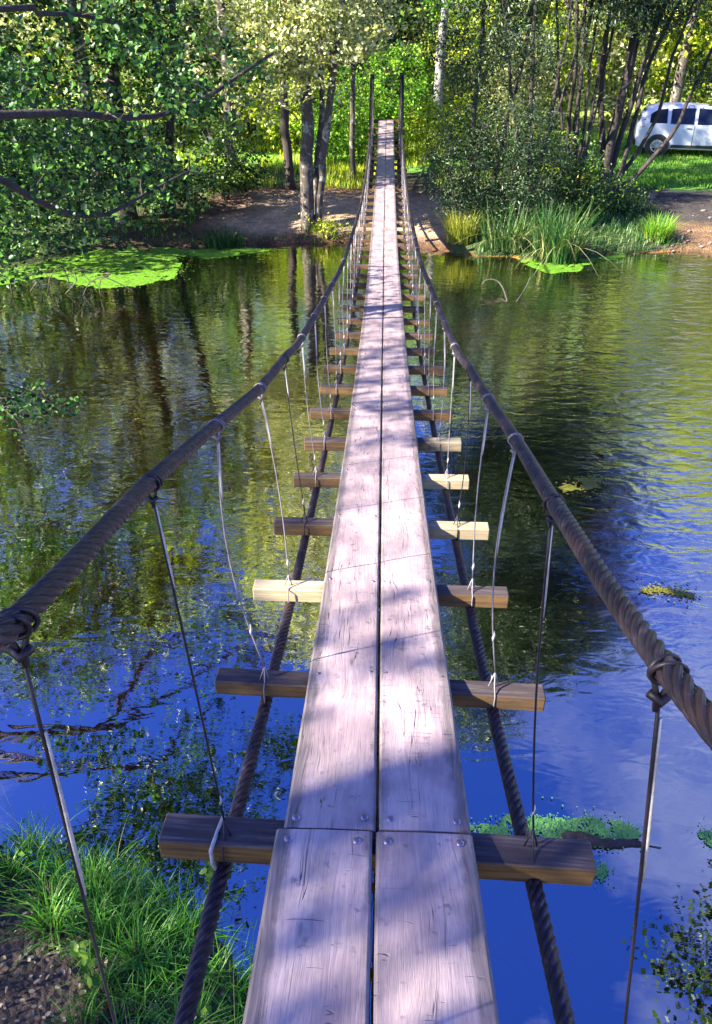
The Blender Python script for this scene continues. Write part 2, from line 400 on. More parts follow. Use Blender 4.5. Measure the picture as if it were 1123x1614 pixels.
gl = t.n('ShaderNodeBsdfGlossy', Color=(1.0, .99, .88), Roughness=.004, Normal=nb)
tr = t.n('ShaderNodeBsdfTransparent', Color=(.85, .50, .12))
fr = t.n('ShaderNodeFresnel', IOR=2.2, Normal=nb)
fac = t.math('ADD', t.math('MULTIPLY', fr.outputs[0], .52), .46, clamp=True)
dk = t.n('ShaderNodeBsdfDiffuse', Color=(.003, .004, .002))
m0 = t.n('ShaderNodeMixShader', Fac=.15); t.t.links.new(tr.outputs[0], m0.inputs[1]); t.t.links.new(dk.outputs[0], m0.inputs[2])
m1 = t.n('ShaderNodeMixShader', Fac=fac); t.t.links.new(m0.outputs[0], m1.inputs[1]); t.t.links.new(gl.outputs[0], m1.inputs[2])
t.t.links.new(m1.outputs[0], t.out.inputs[0])
wx = np.linspace(-90, 90, 31); wy = np.linspace(-1, 40, 21)
wv = np.array([[x, y, 0] for x in wx for y in wy]); ii, jj = np.meshgrid(np.arange(30), np.arange(20), indexing='ij'); a = (ii*21+jj).ravel()
water = mesh('water', wv, np.stack([a, a+21, a+22, a+1], 1), t.m); tag(water, 'calm river reflecting blue sky and green trees', None, None, 'structure')

# ------------------------------------------------------------------ bridge
zd = lambda Y: .0070*Y*Y-.2103*Y+CAMZ-1.414       # top of the deck
BR = empty('suspension_footbridge', (0, 0, 0), 'long narrow plank footbridge hung on twisted steel cables across the river', 'footbridge')
Y0, Y1 = -1.15, 25.95
def plank(xa, xb, ya, yb, side):
    n = max(6, int((yb-ya)/.12)); ys = np.linspace(ya, yb, n+1); th = .036
    V = []; E = []
    dz = rng.normal(0, .0012); tw = rng.normal(0, .002)
    prof = [(0, -th), (0, -.006), (.15, -.001), (.3, 0), (.5, .001), (.7, 0), (.85, -.001), (1, -.006), (1, -th)]
    ins = [0, 0, .005, 0, 0, 0, -.005, 0, 0]
    for k, y in enumerate(ys):
        jl = .0018*mnoise.noise(Vector((y*5, xa*9, 1)))+.0012*mnoise.noise(Vector((y*23, xa*9, 1))); jr = .002*mnoise.noise(Vector((y*5, xb*9, 4)))
        for (u, w), s_ in zip(prof, ins):
            x = xa+(xb-xa)*(u if u not in (.15, .85) else (.03 if u == .15 else .97))+(jl*(1-u)+jr*u)
            V.append((x, y, zd(y)+w+dz+tw*(u-.5))); 
            uu = u if u not in (.15, .85) else (.03 if u == .15 else .97)
            # worn rim: strong on the bridge's outer side, light at the middle gap
            do = (uu if side < 0 else 1-uu); di = 1-do
            E.append(max(1-do/.30, .62-di/.25, 0))
    m = len(prof); f = []
    for k in range(n):
        for j in range(m-1): f.append((k*m+j, k*m+j+1, (k+1)*m+j+1, (k+1)*m+j))
        f.append((k*m+m-1, k*m, (k+1)*m, (k+1)*m+m-1))
    f.append(tuple(range(m))[::-1]); f.append(tuple(n*m+j for j in range(m)))
    f = [q[::-1] for q in f]
    o = mesh('plank', V, f, M['plank'], BR)
    at_ = o.data.attributes.new('edge', 'FLOAT', 'POINT'); at_.data.foreach_set('value', np.array(E, dtype=np.float32))
    return o
joints = [Y0, 1.17, 5.2, 7.2, 11.2, 15.2, 19.3, 21.9, Y1]
planks = []
for k in range(len(joints)-1):
    a_, b_ = joints[k]+.003, joints[k+1]-.003
    s_ = -.008 if k == 0 else rng.normal(0, .002); wd = .240 if k == 0 else .230
    g = .004
    planks.append((plank(-wd+s_, -g+s_, a_, b_, -1), a_, b_, -wd+s_, -g+s_))
    planks.append((plank(g+s_, wd+s_, a_, b_, 1), a_, b_, g+s_, wd+s_))
def dome(r, h, n=12):
    V = []; F_ = []
    rings = [(1, 0), (.95, .35), (.75, .72), (.4, .95)]
    for rr, hh_ in rings:
        for j in range(n): V.append((r*rr*math.cos(2*math.pi*j/n), r*rr*math.sin(2*math.pi*j/n), h*hh_))
    V.append((0, 0, h))
    for i_ in range(3):
        for j in range(n): F_.append((i_*n+j, i_*n+(j+1) % n, (i_+1)*n+(j+1) % n, (i_+1)*n+j))
    for j in range(n): F_.append((3*n+j, 3*n+(j+1) % n, 4*n))
    return V, F_
bolt_me = None
def bolt(par, x, y, s=1.0, nm='bolt'):
    global bolt_me
    if bolt_me is None:
        v, f = dome(.0105, .006); o = mesh(nm, v, f, M['bolt'], par, True); bolt_me = o.data
    else:
        o = bpy.data.objects.new(nm, bolt_me); col.objects.link(o); o.parent = par
    o.location = (x, y, zd(y)); o.scale = (s, s, s*(1 if s > .8 else .7)); o.rotation_euler = (0, 0, rng.uniform(0, 6))
def jy(k): return 1.17+.67*(k-1)                      # joist number k: 1 is the first one wholly in view
for (o, a_, b_, xa, xb) in planks:
    for y, s in ((a_+.033, 1.0), (b_-.033, 1.0)):
        if y < 12 and y > -1:
            for u in (.14, .86): bolt(o, xa+(xb-xa)*u+rng.normal(0, .004), y+rng.normal(0, .004), s if y < 3 else .85)
    k = 0
    while True:
        y = jy(k)
        if y > min(b_-.2, 7): break
        if y > a_+.2:
            for u in (.12, .9): bolt(o, xa+(xb-xa)*u+rng.normal(0, .006), y+rng.normal(0, .01), .55, 'nail')
        k += 1
# joists
JL = []
k = -2
while jy(k) < Y1+.05:
    y = jy(k)
    w, h_ = .072+rng.normal(0, .004), .062+rng.normal(0, .003)
    L_ = 1.05+rng.normal(0, .028)
    if k == 1: w, h_, L_ = .085, .070, 1.07
    if k == 2: w, h_ = .070, .060
    mb = MB(); mb.box((0, 0, 0), (L_, w, h_), 0, .004)
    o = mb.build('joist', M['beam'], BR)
    v = o.data.vertices
    for q in v: q.co.y += .004*mnoise.noise(Vector((q.co.x*3, k*7.1, q.co.z*9)))
    o.location = (rng.normal(0, .008), y, zd(y)-.038-h_/2)
    rz = {1: R(-1.6), 2: R(-1.3), 3: R(-.7)}.get(k, R(rng.normal(0, .5)))
    o.rotation_euler = (0, rng.normal(0, .004) if k > 3 else R(1.0) if k < 3 else 0, rz)
    o['sunlit_end'] = {3: -1.0, 4: 1.0, 5: 1.0, 6: .8}.get(k, 0.0)  # sign picks the end that gets the painted sunlight
    JL.append((k, y, o.location[2]+h_/2, h_)); k += 1
# last crossbar and far frame
mb = MB(); mb.box((0, Y1+.04, zd(Y1)-.03), (.98, .09, .09), 0, .005); mb.build('end_beam', M['beam'], BR)
fg = height(.4, 25.9)
for s in (-1, 1):
    mb = MB()
    mb.tube([(s*.46, 25.9, fg-.4), (s*.455, 25.88, 2.0), (s*.44, 25.9, 3.25)], [.09, .08, .065], 9); mb.build('far_post', M['post'], BR, True)
    for yy in (24.1, 22.4):
        mb = MB(); mb.tube([(s*.41, yy, height(s*.4, yy)-.5), (s*.37, yy, zd(yy)-.1)], [.06, .052], 8); mb.build('trestle_leg', M['post'], BR, True)
    ng = height(s*.4, -1.2)
    mb = MB(); mb.tube([(s*.34, -1.2, ng-.5), (s*.33, -1.2, 3.0), (s*.30, -1.2, 4.75)], [.085, .08, .07], 10); mb.build('near_post', M['post'], BR, True)
for yy in (24.1, 22.4):
    mb = MB(); mb.box((0, yy, zd(yy)-.16), (.95, .08, .1), 0, .005); mb.build('trestle_beam', M['post'], BR)

def rope(name, P, rfun, lobes=6, ylod=11.0, lay=.155, st=.0026):
    path = catmull(P, lambda y: .02 if y < -.2 else st if y < 2.2 else st*1.7 if y < 5 else .014 if y < ylod else .09)
    m = len(path); n = 36
    t_ = np.gradient(path, axis=0); t_ /= np.linalg.norm(t_, axis=1)[:, None]
    s = np.concatenate([[0], np.cumsum(np.linalg.norm(np.diff(path, axis=0), axis=1))])
    u = np.array([1.0, 0, 0])[None]-t_*t_[:, :1]; u /= np.linalg.norm(u, axis=1)[:, None]; w = np.cross(t_, u)
    a = np.linspace(0, 2*math.pi, n, endpoint=False)[None]
    r = np.array([rfun(y) for y in path[:, 1]])[:, None]
    ph = 2*math.pi*s[:, None]/lay
    fade = np.clip((ylod-path[:, 1:2])/3.0, 0, 1)*np.clip((path[:, 1:2]+.4)/.2, 0, 1)
    prof = np.abs(np.cos(lobes/2*(a-ph)))**.7
    rad = r*(1.03-.34*fade*(1-prof)); 
    V = path[:, None, :]+rad[..., None]*(np.cos(a)[..., None]*u[:, None]+np.sin(a)[..., None]*w[:, None])
    i_, j_ = np.meshgrid(np.arange(m-1), np.arange(n), indexing='ij'); k_ = (j_+1) % n
    Fc = np.stack([i_*n+j_, i_*n+k_, (i_+1)*n+k_, (i_+1)*n+j_], -1).reshape(-1, 4)
    UV = np.stack([np.broadcast_to(.314*((a-ph)*lobes/6.2832*5+s[:, None]/.028), (m, n)), np.broadcast_to(s[:, None], (m, n))], -1).reshape(-1, 2)
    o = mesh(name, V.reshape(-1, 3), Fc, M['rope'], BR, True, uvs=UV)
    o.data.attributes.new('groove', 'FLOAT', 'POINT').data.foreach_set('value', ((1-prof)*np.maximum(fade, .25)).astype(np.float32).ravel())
    return o, path
HL = [(-.28, -1.2, 4.52), (-.275, -.3, 4.09), (-.29, 0, 3.97), (-.32, .48, 3.78), (-.42, 1.15, 3.53), (-.45, 1.83, 3.32), (-.44, 2.52, 3.14), (-.44, 3.22, 2.99), (-.43, 3.88, 2.86), (-.40, 5.8, 2.60), (-.37, 7.77, 2.40), (-.34, 13, 2.14), (-.36, 19, 2.36), (-.41, 25.85, 3.12)]
HR = [(.24, -1.2, 4.52), (.235, -.3, 4.05), (.235, 0, 3.93), (.24, .48, 3.74), (.30, 1.15, 3.50), (.35, 1.83, 3.29), (.37, 2.52, 3.11), (.38, 3.22, 2.95), (.37, 3.88, 2.82), (.355, 5.8, 2.58), (.33, 7.77, 2.40), (.34, 13, 2.15), (.36, 19, 2.36), (.41, 25.85, 3.12)]
hr = lambda y: np.interp(y, [-1.2, .4, 1.15, 2.5, 6], [.0115, .0118, .0150, .0175, .0190])
_, pl = rope('hand_cable', HL, hr); _, pr = rope('hand_cable', HR, hr)
low_ = [[], []]
for s in (0, 1):
    sg = -1 if s == 0 else 1
    P = [(sg*.36, -3.6, height(sg*.36, -3.6)-.05), (sg*.36, -2.2, zd(-1.6)-.25)] + [(sg*x, y, zd(y)-.038-.064-.021) for x, y in ((.365, -1.0), (.375, 0), (.385, .6), (.385, 1.2), (.378, 1.8), (.375, 2.5), (.376, 3.3), (.376, 5), (.376, 7), (.376, 10), (.376, 14), (.376, 18), (.376, 22), (.376, 25.6))] + [(sg*.376, 29.5, height(.4, 29.5)-.1)]
    rope('deck_cable', P, lambda y: .0205, 6, 10.0, .175, .0048)

# hangers
def hz(path, y): return np.array([np.interp(y, path[:, 1], path[:, q]) for q in range(3)])
def hanger(k, y, zt, sg, h_):
    path = pl if sg < 0 else pr
    T = hz(path, y+rng.normal(0, .006)); B = np.array([sg*.378, y+.005, zt+.004]); r = hr(y)
    near = y < 9
    mb = MB(); wr = MB()
    Tb = T-np.array([0, 0, r+.018])
    # loop round the hand cable
    tt = hz(path, y+.05)-hz(path, y-.05); tt /= np.linalg.norm(tt); uu = np.array([1., 0, 0])-tt*tt[0]; uu /= np.linalg.norm(uu); ww = np.cross(tt, uu)
    if near:
        for q in range(2 if y < 4 else 1):
            aa = np.linspace(0, 2*math.pi, 17); cen = T+tt*(.012*(q-.5))
            ring = cen+(r+.003)*(np.cos(aa)[:, None]*uu+np.sin(aa)[:, None]*ww)+tt*(.010*np.sin(aa+q))[:, None]
            ring[:, 2] -= .004*(1-np.cos(aa-math.pi/2))*.5
            mb.tube(ring, .0024, 6, False)
        mb.tube([T+uu*r, Tb+np.array([.003, 0, 0]), Tb-[0, 0, .02]], .003, 5); mb.tube([T-uu*r, Tb-np.array([.003, 0, 0]), Tb-[0, 0, .02]], .003, 5)
        kn = Tb; mb.tube([kn+[-.010, 0, .002], kn+[0, -.006, -.004], kn+[.010, 0, .003]], .0048, 6)
    bow = rng.normal(0, .010) if y > 1 else 0
    ts = np.linspace(0, 1, 9)[:, None]
    line = Tb*(1-ts)+(B+np.array([0, 0, .05]))*ts; line[:, 0] += (np.sin(ts*math.pi)*bow*(1 if k != 2 else 3))[:, 0]
    rw = .0021 if y < 1 else .0027 if y < 6 else np.interp(y, [6, 14, 26], [.0032, .0045, .007])
    mb.tube(line, rw, 5)
    # split foot over the joist, with a tie
    mb.tube([line[-1], B+[-.018, -.012, 0]], rw*.9, 5); mb.tube([line[-1], B+[.014, -.01, 0]], rw*.9, 5)
    if near:
        zb = B[2]-h_-.045
        mb.tube([B+[.0, .040, -.002], B+[.0, .047, -h_-.01], [B[0], B[1], zb], B+[.0, -.049, -h_-.01], B+[.0, -.047, -.01], B+[0, -.02, .004], line[-1]], .0026, 5)
    pale = (k % 3 != 1) or y > 4
    o = mb.build('hanger', M['pale_wire'] if (pale and k != 0) else M['wire'], BR, True)
    # white wrapped splice near the top and knot near the foot
    f0, f1 = {(-1, 0): (.10, .36), (1, 0): (.03, .28), (-1, 1): (.02, .22), (1, 1): (.02, .26), (1, 2): (.0, .42), (-1, 2): (.02, .24)}.get((int(sg), k), (.02, rng.uniform(.18, .4)))
    tq = np.linspace(f0, f1, 6)
    lp = np.stack([np.interp(tq, ts[:, 0], line[:, q]) for q in range(3)], 1)
    mult = (.48 if k <= 1 else .72) if y < 6 else 1.15
    wr.tube(lp+[.0035, 0, 0], np.array([.0032, .0036, .0042, .0052, .0046, .0026])*mult, 7)
    wr.build('white_wrap', M['wrap'], o, True); wr = MB()
    kq = .93 if k != 2 else .82
    kp = np.array([np.interp(kq, ts[:, 0], line[:, q]) for q in range(3)])
    wr.tube([kp+[0, 0, .03], kp+[.002, 0, .012], kp, kp-[0, 0, .014]], np.array([.002, .0062, .0066, .0025])*mult, 7)
    wr.build('knot', M['wrap'], o, True)
for (k, y, zt, h_) in JL:
    if -1.1 < y < 25.6:
        for sg in (-1, 1): hanger(k, y, zt, sg, h_)
# pale strap round the left end of the first joist
y1 = jy(1); zt = [q for q in JL if q[0] == 1][0][2]
mb = MB(); mb.tube([(-.39, y1+.05, zt-.06), (-.392, y1+.046, zt+.008), (-.398, y1, zt+.012), (-.405, y1-.050, zt+.008), (-.404, y1-.055, zt-.035), (-.392, y1-.052, zt-.078), (-.385, y1-.02, zt-.085)], .0052, 6)
mb.build('pale_strap', M['wrap'], BR, True)

# ------------------------------------------------------------------ foliage
def leaves(P, size, asp=.8, droop=0.3, hexa=True, axis_dir=None, jit=.35):
    """leaf blades at points P -> verts, faces"""
    n = len(P)
    ax = rng.normal(size=(n, 3)); ax[:, 2] = ax[:, 2]*.6-droop
    if axis_dir is not None: ax += axis_dir
    ax /= np.linalg.norm(ax, axis=1)[:, None]
    rn = rng.normal(size=(n, 3)); rn[:, 2] += .9
    sd_ = np.cross(ax, rn); sd_ /= np.linalg.norm(sd_, axis=1)[:, None]+1e-9
    nm = np.cross(sd_, ax)
    L_ = (size*(1+jit*rng.uniform(-1, 1, n)))[:, None]; Wd = L_*asp*.5
    if hexa:
        fold = .25*Wd
        v = np.stack([P, P+ax*L_*.22+sd_*Wd*.8+nm*fold, P+ax*L_*.68+sd_*Wd*.85+nm*fold, P+ax*L_, P+ax*L_*.68-sd_*Wd*.85+nm*fold, P+ax*L_*.22-sd_*Wd*.8+nm*fold], 1).reshape(-1, 3)
        b = np.arange(n)[:, None]*6
        f = np.concatenate([b+np.array([[0, 1, 2, 3]]), b+np.array([[0, 3, 4, 5]])])
    else:
        v = np.stack([P, P+ax*L_*.45+sd_*Wd, P+ax*L_, P+ax*L_*.45-sd_*Wd], 1).reshape(-1, 3)
        f = np.arange(n)[:, None]*4+np.array([[0, 1, 2, 3]])
    return v, f

def deck_gap(P):
    """probability that a leaf at P stays, from where its shade would fall on the deck"""
    zz = 2.2
    for _ in range(2):
        tt = (P[:, 2]-zz)/SUN[2]; L_ = P-SUN*tt[:, None]; zz = .0070*L_[:, 1]**2-.2103*L_[:, 1]+CAMZ-1.414
    on = (L_[:, 0] > np.where((L_[:, 1] > 2.2) & (L_[:, 1] < 2.8), -.62, -.27)) & (L_[:, 0] < .8)
    yk = [-3, .4, .62, .80, 1.02, 1.3, 1.42, 1.5, 1.75, 1.95, 2.25, 2.4, 2.6, 3.75, 3.9, 4.0, 4.1, 4.25, 4.35, 7.5, 8.5, 12, 13]
    kk = [1, .9, .45, .35, .8, .8, .3, .12, .30, .22, .35, .14, .04, .02, .6, .8, .3, .7, 1, 1, .35, .2, .08]
    return np.where(on, np.interp(L_[:, 1]+.25*L_[:, 0]*-1, yk, kk), 1.0)

def ground_gap(P):
    L_ = P-SUN*((P[:, 2]-.6)/SUN[2])[:, None]
    q = np.minimum(((L_[:, 0]-.2)/3.2)**2+((L_[:, 1]-27.5)/3.0)**2, np.minimum(((L_[:, 0]+1.3)/1.5)**2+((L_[:, 1]-19.3)/.9)**2, ((L_[:, 0]-8.6)/2.6)**2+((L_[:, 1]-23.4)/1.3)**2))
    return np.where((q < 1) & (P[:, 2] > 1.6), .22, 1.0)
def grow(stems, blobs, leaf, lpc=42, crad=.34, hexa=True, gap=False, sun_gap=False, twr=.010):
    """stems: list of (points, r0, r1). blobs: (centre, radii, lai[, size factor]). leaf: (size, aspect, droop)"""
    tr_ = MB(); nodes = []; nr = []
    for P, r0, r1 in stems:
        q = catmull(P, .35); rr = np.linspace(r0, r1, len(q))
        q = q+np.array([[mnoise.noise(Vector((i_*.8, 3.3+P[0][0], r0*50)))*.05, mnoise.noise(Vector((i_*.8, 7.3+P[0][1], r0*50)))*.05, 0] for i_ in range(len(q))])
        if len(rr) > 2: rr[0] *= 1.35
        tr_.tube(q, rr, 9 if r0 > .05 else 7); nodes += list(q[1:]); nr += list(rr[1:])
    LV = []; LF = []; off = 0
    for b in blobs:
        cen, rad, lai = np.array(b[0], float), np.array(b[1], float), b[2]; fs = b[3] if len(b) > 3 else 1.0
        size = leaf[0]*fs; area = size*size*leaf[1]*(.78 if hexa else .5)
        nl = int(lai*math.pi*(rad[0]+rad[1])/2*rad[2]/area); nc = max(3, int(nl/lpc))
        d = rng.normal(size=(nc, 3)); d /= np.linalg.norm(d, axis=1)[:, None]
        C_ = cen+d*rad*(rng.uniform(.05, 1, nc)**.45)[:, None]
        C_ = C_[C_[:, 2] > .15]
        N_ = np.array(nodes); dd = np.array([np.min(np.linalg.norm(N_-c, axis=1)) for c in C_]); C_ = C_[np.argsort(dd)]
        if gap: g_ = deck_gap(C_); C_ = C_[rng.uniform(size=len(C_)) < np.where(g_ < .15, 0, g_**.5)]
        if sun_gap: C_ = C_[rng.uniform(size=len(C_)) < ground_gap(C_)]
        for c in C_:
            N_ = np.array(nodes); dv = c-N_
            cost = np.linalg.norm(dv, axis=1)+np.maximum(0, -dv[:, 2])*.5
            k_ = int(np.argmin(cost)); A = N_[k_]; ln = np.linalg.norm(c-A)
            if ln < .08: continue
            m = max(2, int(ln/.3)); ts = np.linspace(0, 1, m+1)[:, None]
            q = A*(1-ts)+c*ts; q[1:-1] += rng.normal(0, .05*min(1, ln), (max(0, m-1), 3)); q[:, 2] += (np.sin(ts*math.pi)*.09*ln)[:, 0]
            ra = min(nr[k_]*.7, twr+.012*ln); rr = np.linspace(ra, max(.004, ra*.45), m+1)
            if gap and (deck_gap(q) < .15).any(): continue
            tr_.tube(q, rr, 4 if ra < .02 else 6, False)
            nodes += list(q[1:]); nr += list(rr[1:])
            cr = crad*rng.uniform(.7, 1.3)*math.sqrt(fs)
            n_ = max(3, int(lpc*rng.uniform(.6, 1.4)))
            # sprays: leaves sit along little side shoots
            sh = rng.normal(size=(5, 3)); sh /= np.linalg.norm(sh, axis=1)[:, None]; sh[:, 2] *= .55
            pick = rng.integers(0, 5, n_); tpos = rng.uniform(.0, 1.0, n_)
            P = c+sh[pick]*(tpos*cr*1.5)[:, None]+rng.normal(0, cr*.22, (n_, 3))
            P[:, 2] -= leaf[2]*.25*tpos*cr
            if gap: P = P[rng.uniform(size=len(P)) < deck_gap(P)]
            if sun_gap: P = P[rng.uniform(size=len(P)) < ground_gap(P)]
            if len(P) == 0: continue
            v, f = leaves(P, size, leaf[1], leaf[2], hexa, sh[rng.integers(0, 5, len(P))]*.5)
            LV.append(v); LF.append(f+off); off += len(v)
    return tr_, np.concatenate(LV), np.concatenate(LF)

def plant(name, label, cat, base, stems, blobs, leaf, lm, bm, group=None, **kw):
    base = np.array(base, float)
    tr_, v, f = grow(stems, blobs, leaf, **kw)
    root = empty(name, base, label, cat, group)
    o = tr_.build('trunk' if cat == 'tree' else 'stems', M[bm], root, True); 
    c = mesh('crown' if cat == 'tree' else 'foliage', v, f, M[lm], root)
    for q in (o, c): q.location = tuple(-base)
    return root
def Z(x, y): return float(height(x, y))
def stem(x, y, pts, r0, r1): return ([(x, y, Z(x, y)-.15)]+pts, r0, r1)

# A: three-stemmed alder on the sunlit dirt bank left of the bridge
plant('alder_tree', 'three-stemmed alder with pale lit trunk rising from the bare dirt bank left of the bridge', 'tree', (-1.8, 19.3, Z(-1.8, 19.3)),
      [stem(-1.85, 19.3, [(-1.85, 19.3, 1.6), (-1.8, 19.35, 3.0), (-2.0, 19.5, 5.5), (-2.1, 19.6, 10)], .17, .06),
       stem(-1.65, 19.35, [(-1.45, 19.3, 1.8), (-1.25, 19.2, 3.2), (-.9, 19.1, 5.5), (-.8, 19.3, 9)], .10, .04),
       stem(-1.7, 19.6, [(-1.6, 19.7, 1.8), (-1.5, 19.8, 3.2), (-1.6, 20.2, 7)], .09, .03)],
      [((-2.7, 18.4, 4.0), (1.7, 1.2, 1.25), 2.4), ((-1.9, 18.3, 4.3), (1.7, .7, 1.25), 2.6), ((-.9, 18.9, 4.9), (1.3, 1.1, 1.1), 2.0), ((-1.8, 19.6, 7.2), (2.4, 2.4, 2.2), 3.0, 1.4), ((-1.9, 19.6, 11), (2.4, 2.4, 2.6), 3.0, 1.6)],
      (.085, .75, .3), 'leaf_pale', 'bark_grey', sun_gap=True)
plant('alder_tree', 'dark slender alder standing behind the three-stemmed alder on the left bank', 'tree', (-2.6, 22.6, Z(-2.6, 22.6)),
      [stem(-2.6, 22.6, [(-2.7, 22.6, 2.5), (-2.6, 22.7, 5), (-2.7, 22.7, 10)], .13, .05)],
      [((-2.9, 22.6, 4.8), (1.7, 1.2, 1.4), 2.2), ((-2.7, 22.7, 9), (2.2, 2, 3), 1.6, 1.6)], (.10, .7, .3), 'leaf_pale', 'bark_dark', sun_gap=True)
plant('young_tree', 'slim young tree with patchy pale bark just left of the far end posts', 'tree', (-.95, 24, Z(-.95, 24)),
      [stem(-.95, 24, [(-.95, 24, 2.0), (-.9, 24, 4.5), (-1.0, 24.1, 8.5)], .085, .03)],
      [((-1.0, 23.8, 4.6), (1.2, 1.0, 1.0), 1.8), ((-1, 24, 7.5), (1.6, 1.5, 2.2), 1.4, 1.4)], (.09, .7, .3), 'leaf_pale', 'bark_grey')
plant('birch_tree', 'pale barked tree standing in the lit undergrowth beyond the far bridge end, right side', 'tree', (1.9, 32, Z(1.9, 32)),
      [stem(1.9, 32, [(1.9, 32, 3.2), (2.0, 32, 6), (2.0, 32, 11)], .20, .08)],
      [((2.2, 31.6, 6.2), (2.4, 1.6, 1.6), 1.4), ((2, 32, 9), (2.0, 2.0, 2), 1.2, 1.5)], (.12, .7, .3), 'leaf_bright', 'bark_pale')
plant('young_tree', 'thin dark tree rising out of the shrubs right of the bridge', 'tree', (2.35, 22.6, Z(2.35, 22.6)),
      [stem(2.35, 22.6, [(2.3, 22.6, 2.2), (2.35, 22.6, 4.6), (2.2, 22.6, 9)], .075, .03), stem(2.9, 22.3, [(3.1, 22.3, 2.2), (3.5, 22.4, 4.6), (3.6, 22.6, 8)], .07, .03)],
      [((2.2, 22.2, 4.3), (1.5, 1.2, 1.2), 1.8), ((2.8, 22.4, 7.6), (2.2, 2, 2.4), 1.8, 1.4)], (.10, .32, .6), 'leaf_willow', 'bark_dark')

# left bank wall of foliage, hanging to the water
plant('riverside_tree', 'dense dark tree hanging to the water behind the green duckweed on the left', 'tree', (-6.3, 19.6, Z(-6.3, 19.6)),
      [stem(-6.3, 19.6, [(-6.2, 19.4, 2.5), (-6.0, 19.2, 5), (-6.2, 19.4, 9)], .2, .08), stem(-5.4, 19.9, [(-5.1, 19.6, 2.0), (-4.6, 19.0, 4), (-4.4, 19, 7)], .12, .05)],
      [((-5.2, 18.6, 3.9), (2.0, 1.4, 1.5), 3.2), ((-5.4, 18.4, 2.0), (2.1, 1.0, 1.4), 3.2), ((-7.4, 17.9, 2.0), (1.9, 1.1, 1.8), 3.2), ((-7.5, 18, 4.8), (2, 1.5, 1.6), 3.0), ((-6.2, 19, 6.6), (2.6, 1.8, 1.5), 2.5, 1.3)],
      (.09, .75, .3), 'leaf_left', 'bark_dark', sun_gap=True)
plant('riverside_tree', 'broad leafy tree at the left edge of the picture above the duckweed shore', 'tree', (-9.6, 17.6, Z(-9.6, 17.6)),
      [stem(-9.6, 17.6, [(-9.4, 17.3, 2.5), (-9.2, 17, 5), (-9, 17.2, 9)], .2, .08)],
      [((-8.3, 16.2, 1.6), (2.0, 1.2, 1.5), 3.0), ((-8.6, 16.4, 4.2), (2.2, 1.6, 1.6), 3.0), ((-9, 17, 6.6), (2.4, 2.0, 1.5), 2.5, 1.3)],
      (.09, .75, .3), 'leaf_left', 'bark_dark', sun_gap=True)

for (x, y, h, lab) in [(-4.6, 24.6, 15.5, 'tall lime-leaved tree behind the left dirt slope, crown high in the sun'), (-8.2, 23.2, 16, 'tall sunlit tree towering behind the dense dark riverside tree'),
                       (-12.2, 20.8, 15, 'tall yellow-green tree at the far left behind the leafy shore tree')]:
    plant('tall_tree', lab, 'tree', (x, y, Z(x, y)), [([(x, y, Z(x, y)-.2), (x+.1, y, 4), (x-.1, y, 8), (x, y, h-2)], .2, .06)],
          [((x, y-.4, h*.42), (2.2, 1.9, 1.9), 2.6), ((x+.3, y, h*.64), (2.6, 2.4, 2.4), 3.0, 1.1), ((x, y, h*.86), (2.0, 2.0, 2.2), 2.6, 1.2)], (.15, .7, .3), 'leaf_lime', 'bark_grey', lpc=36, crad=.45, hexa=False, sun_gap=True)
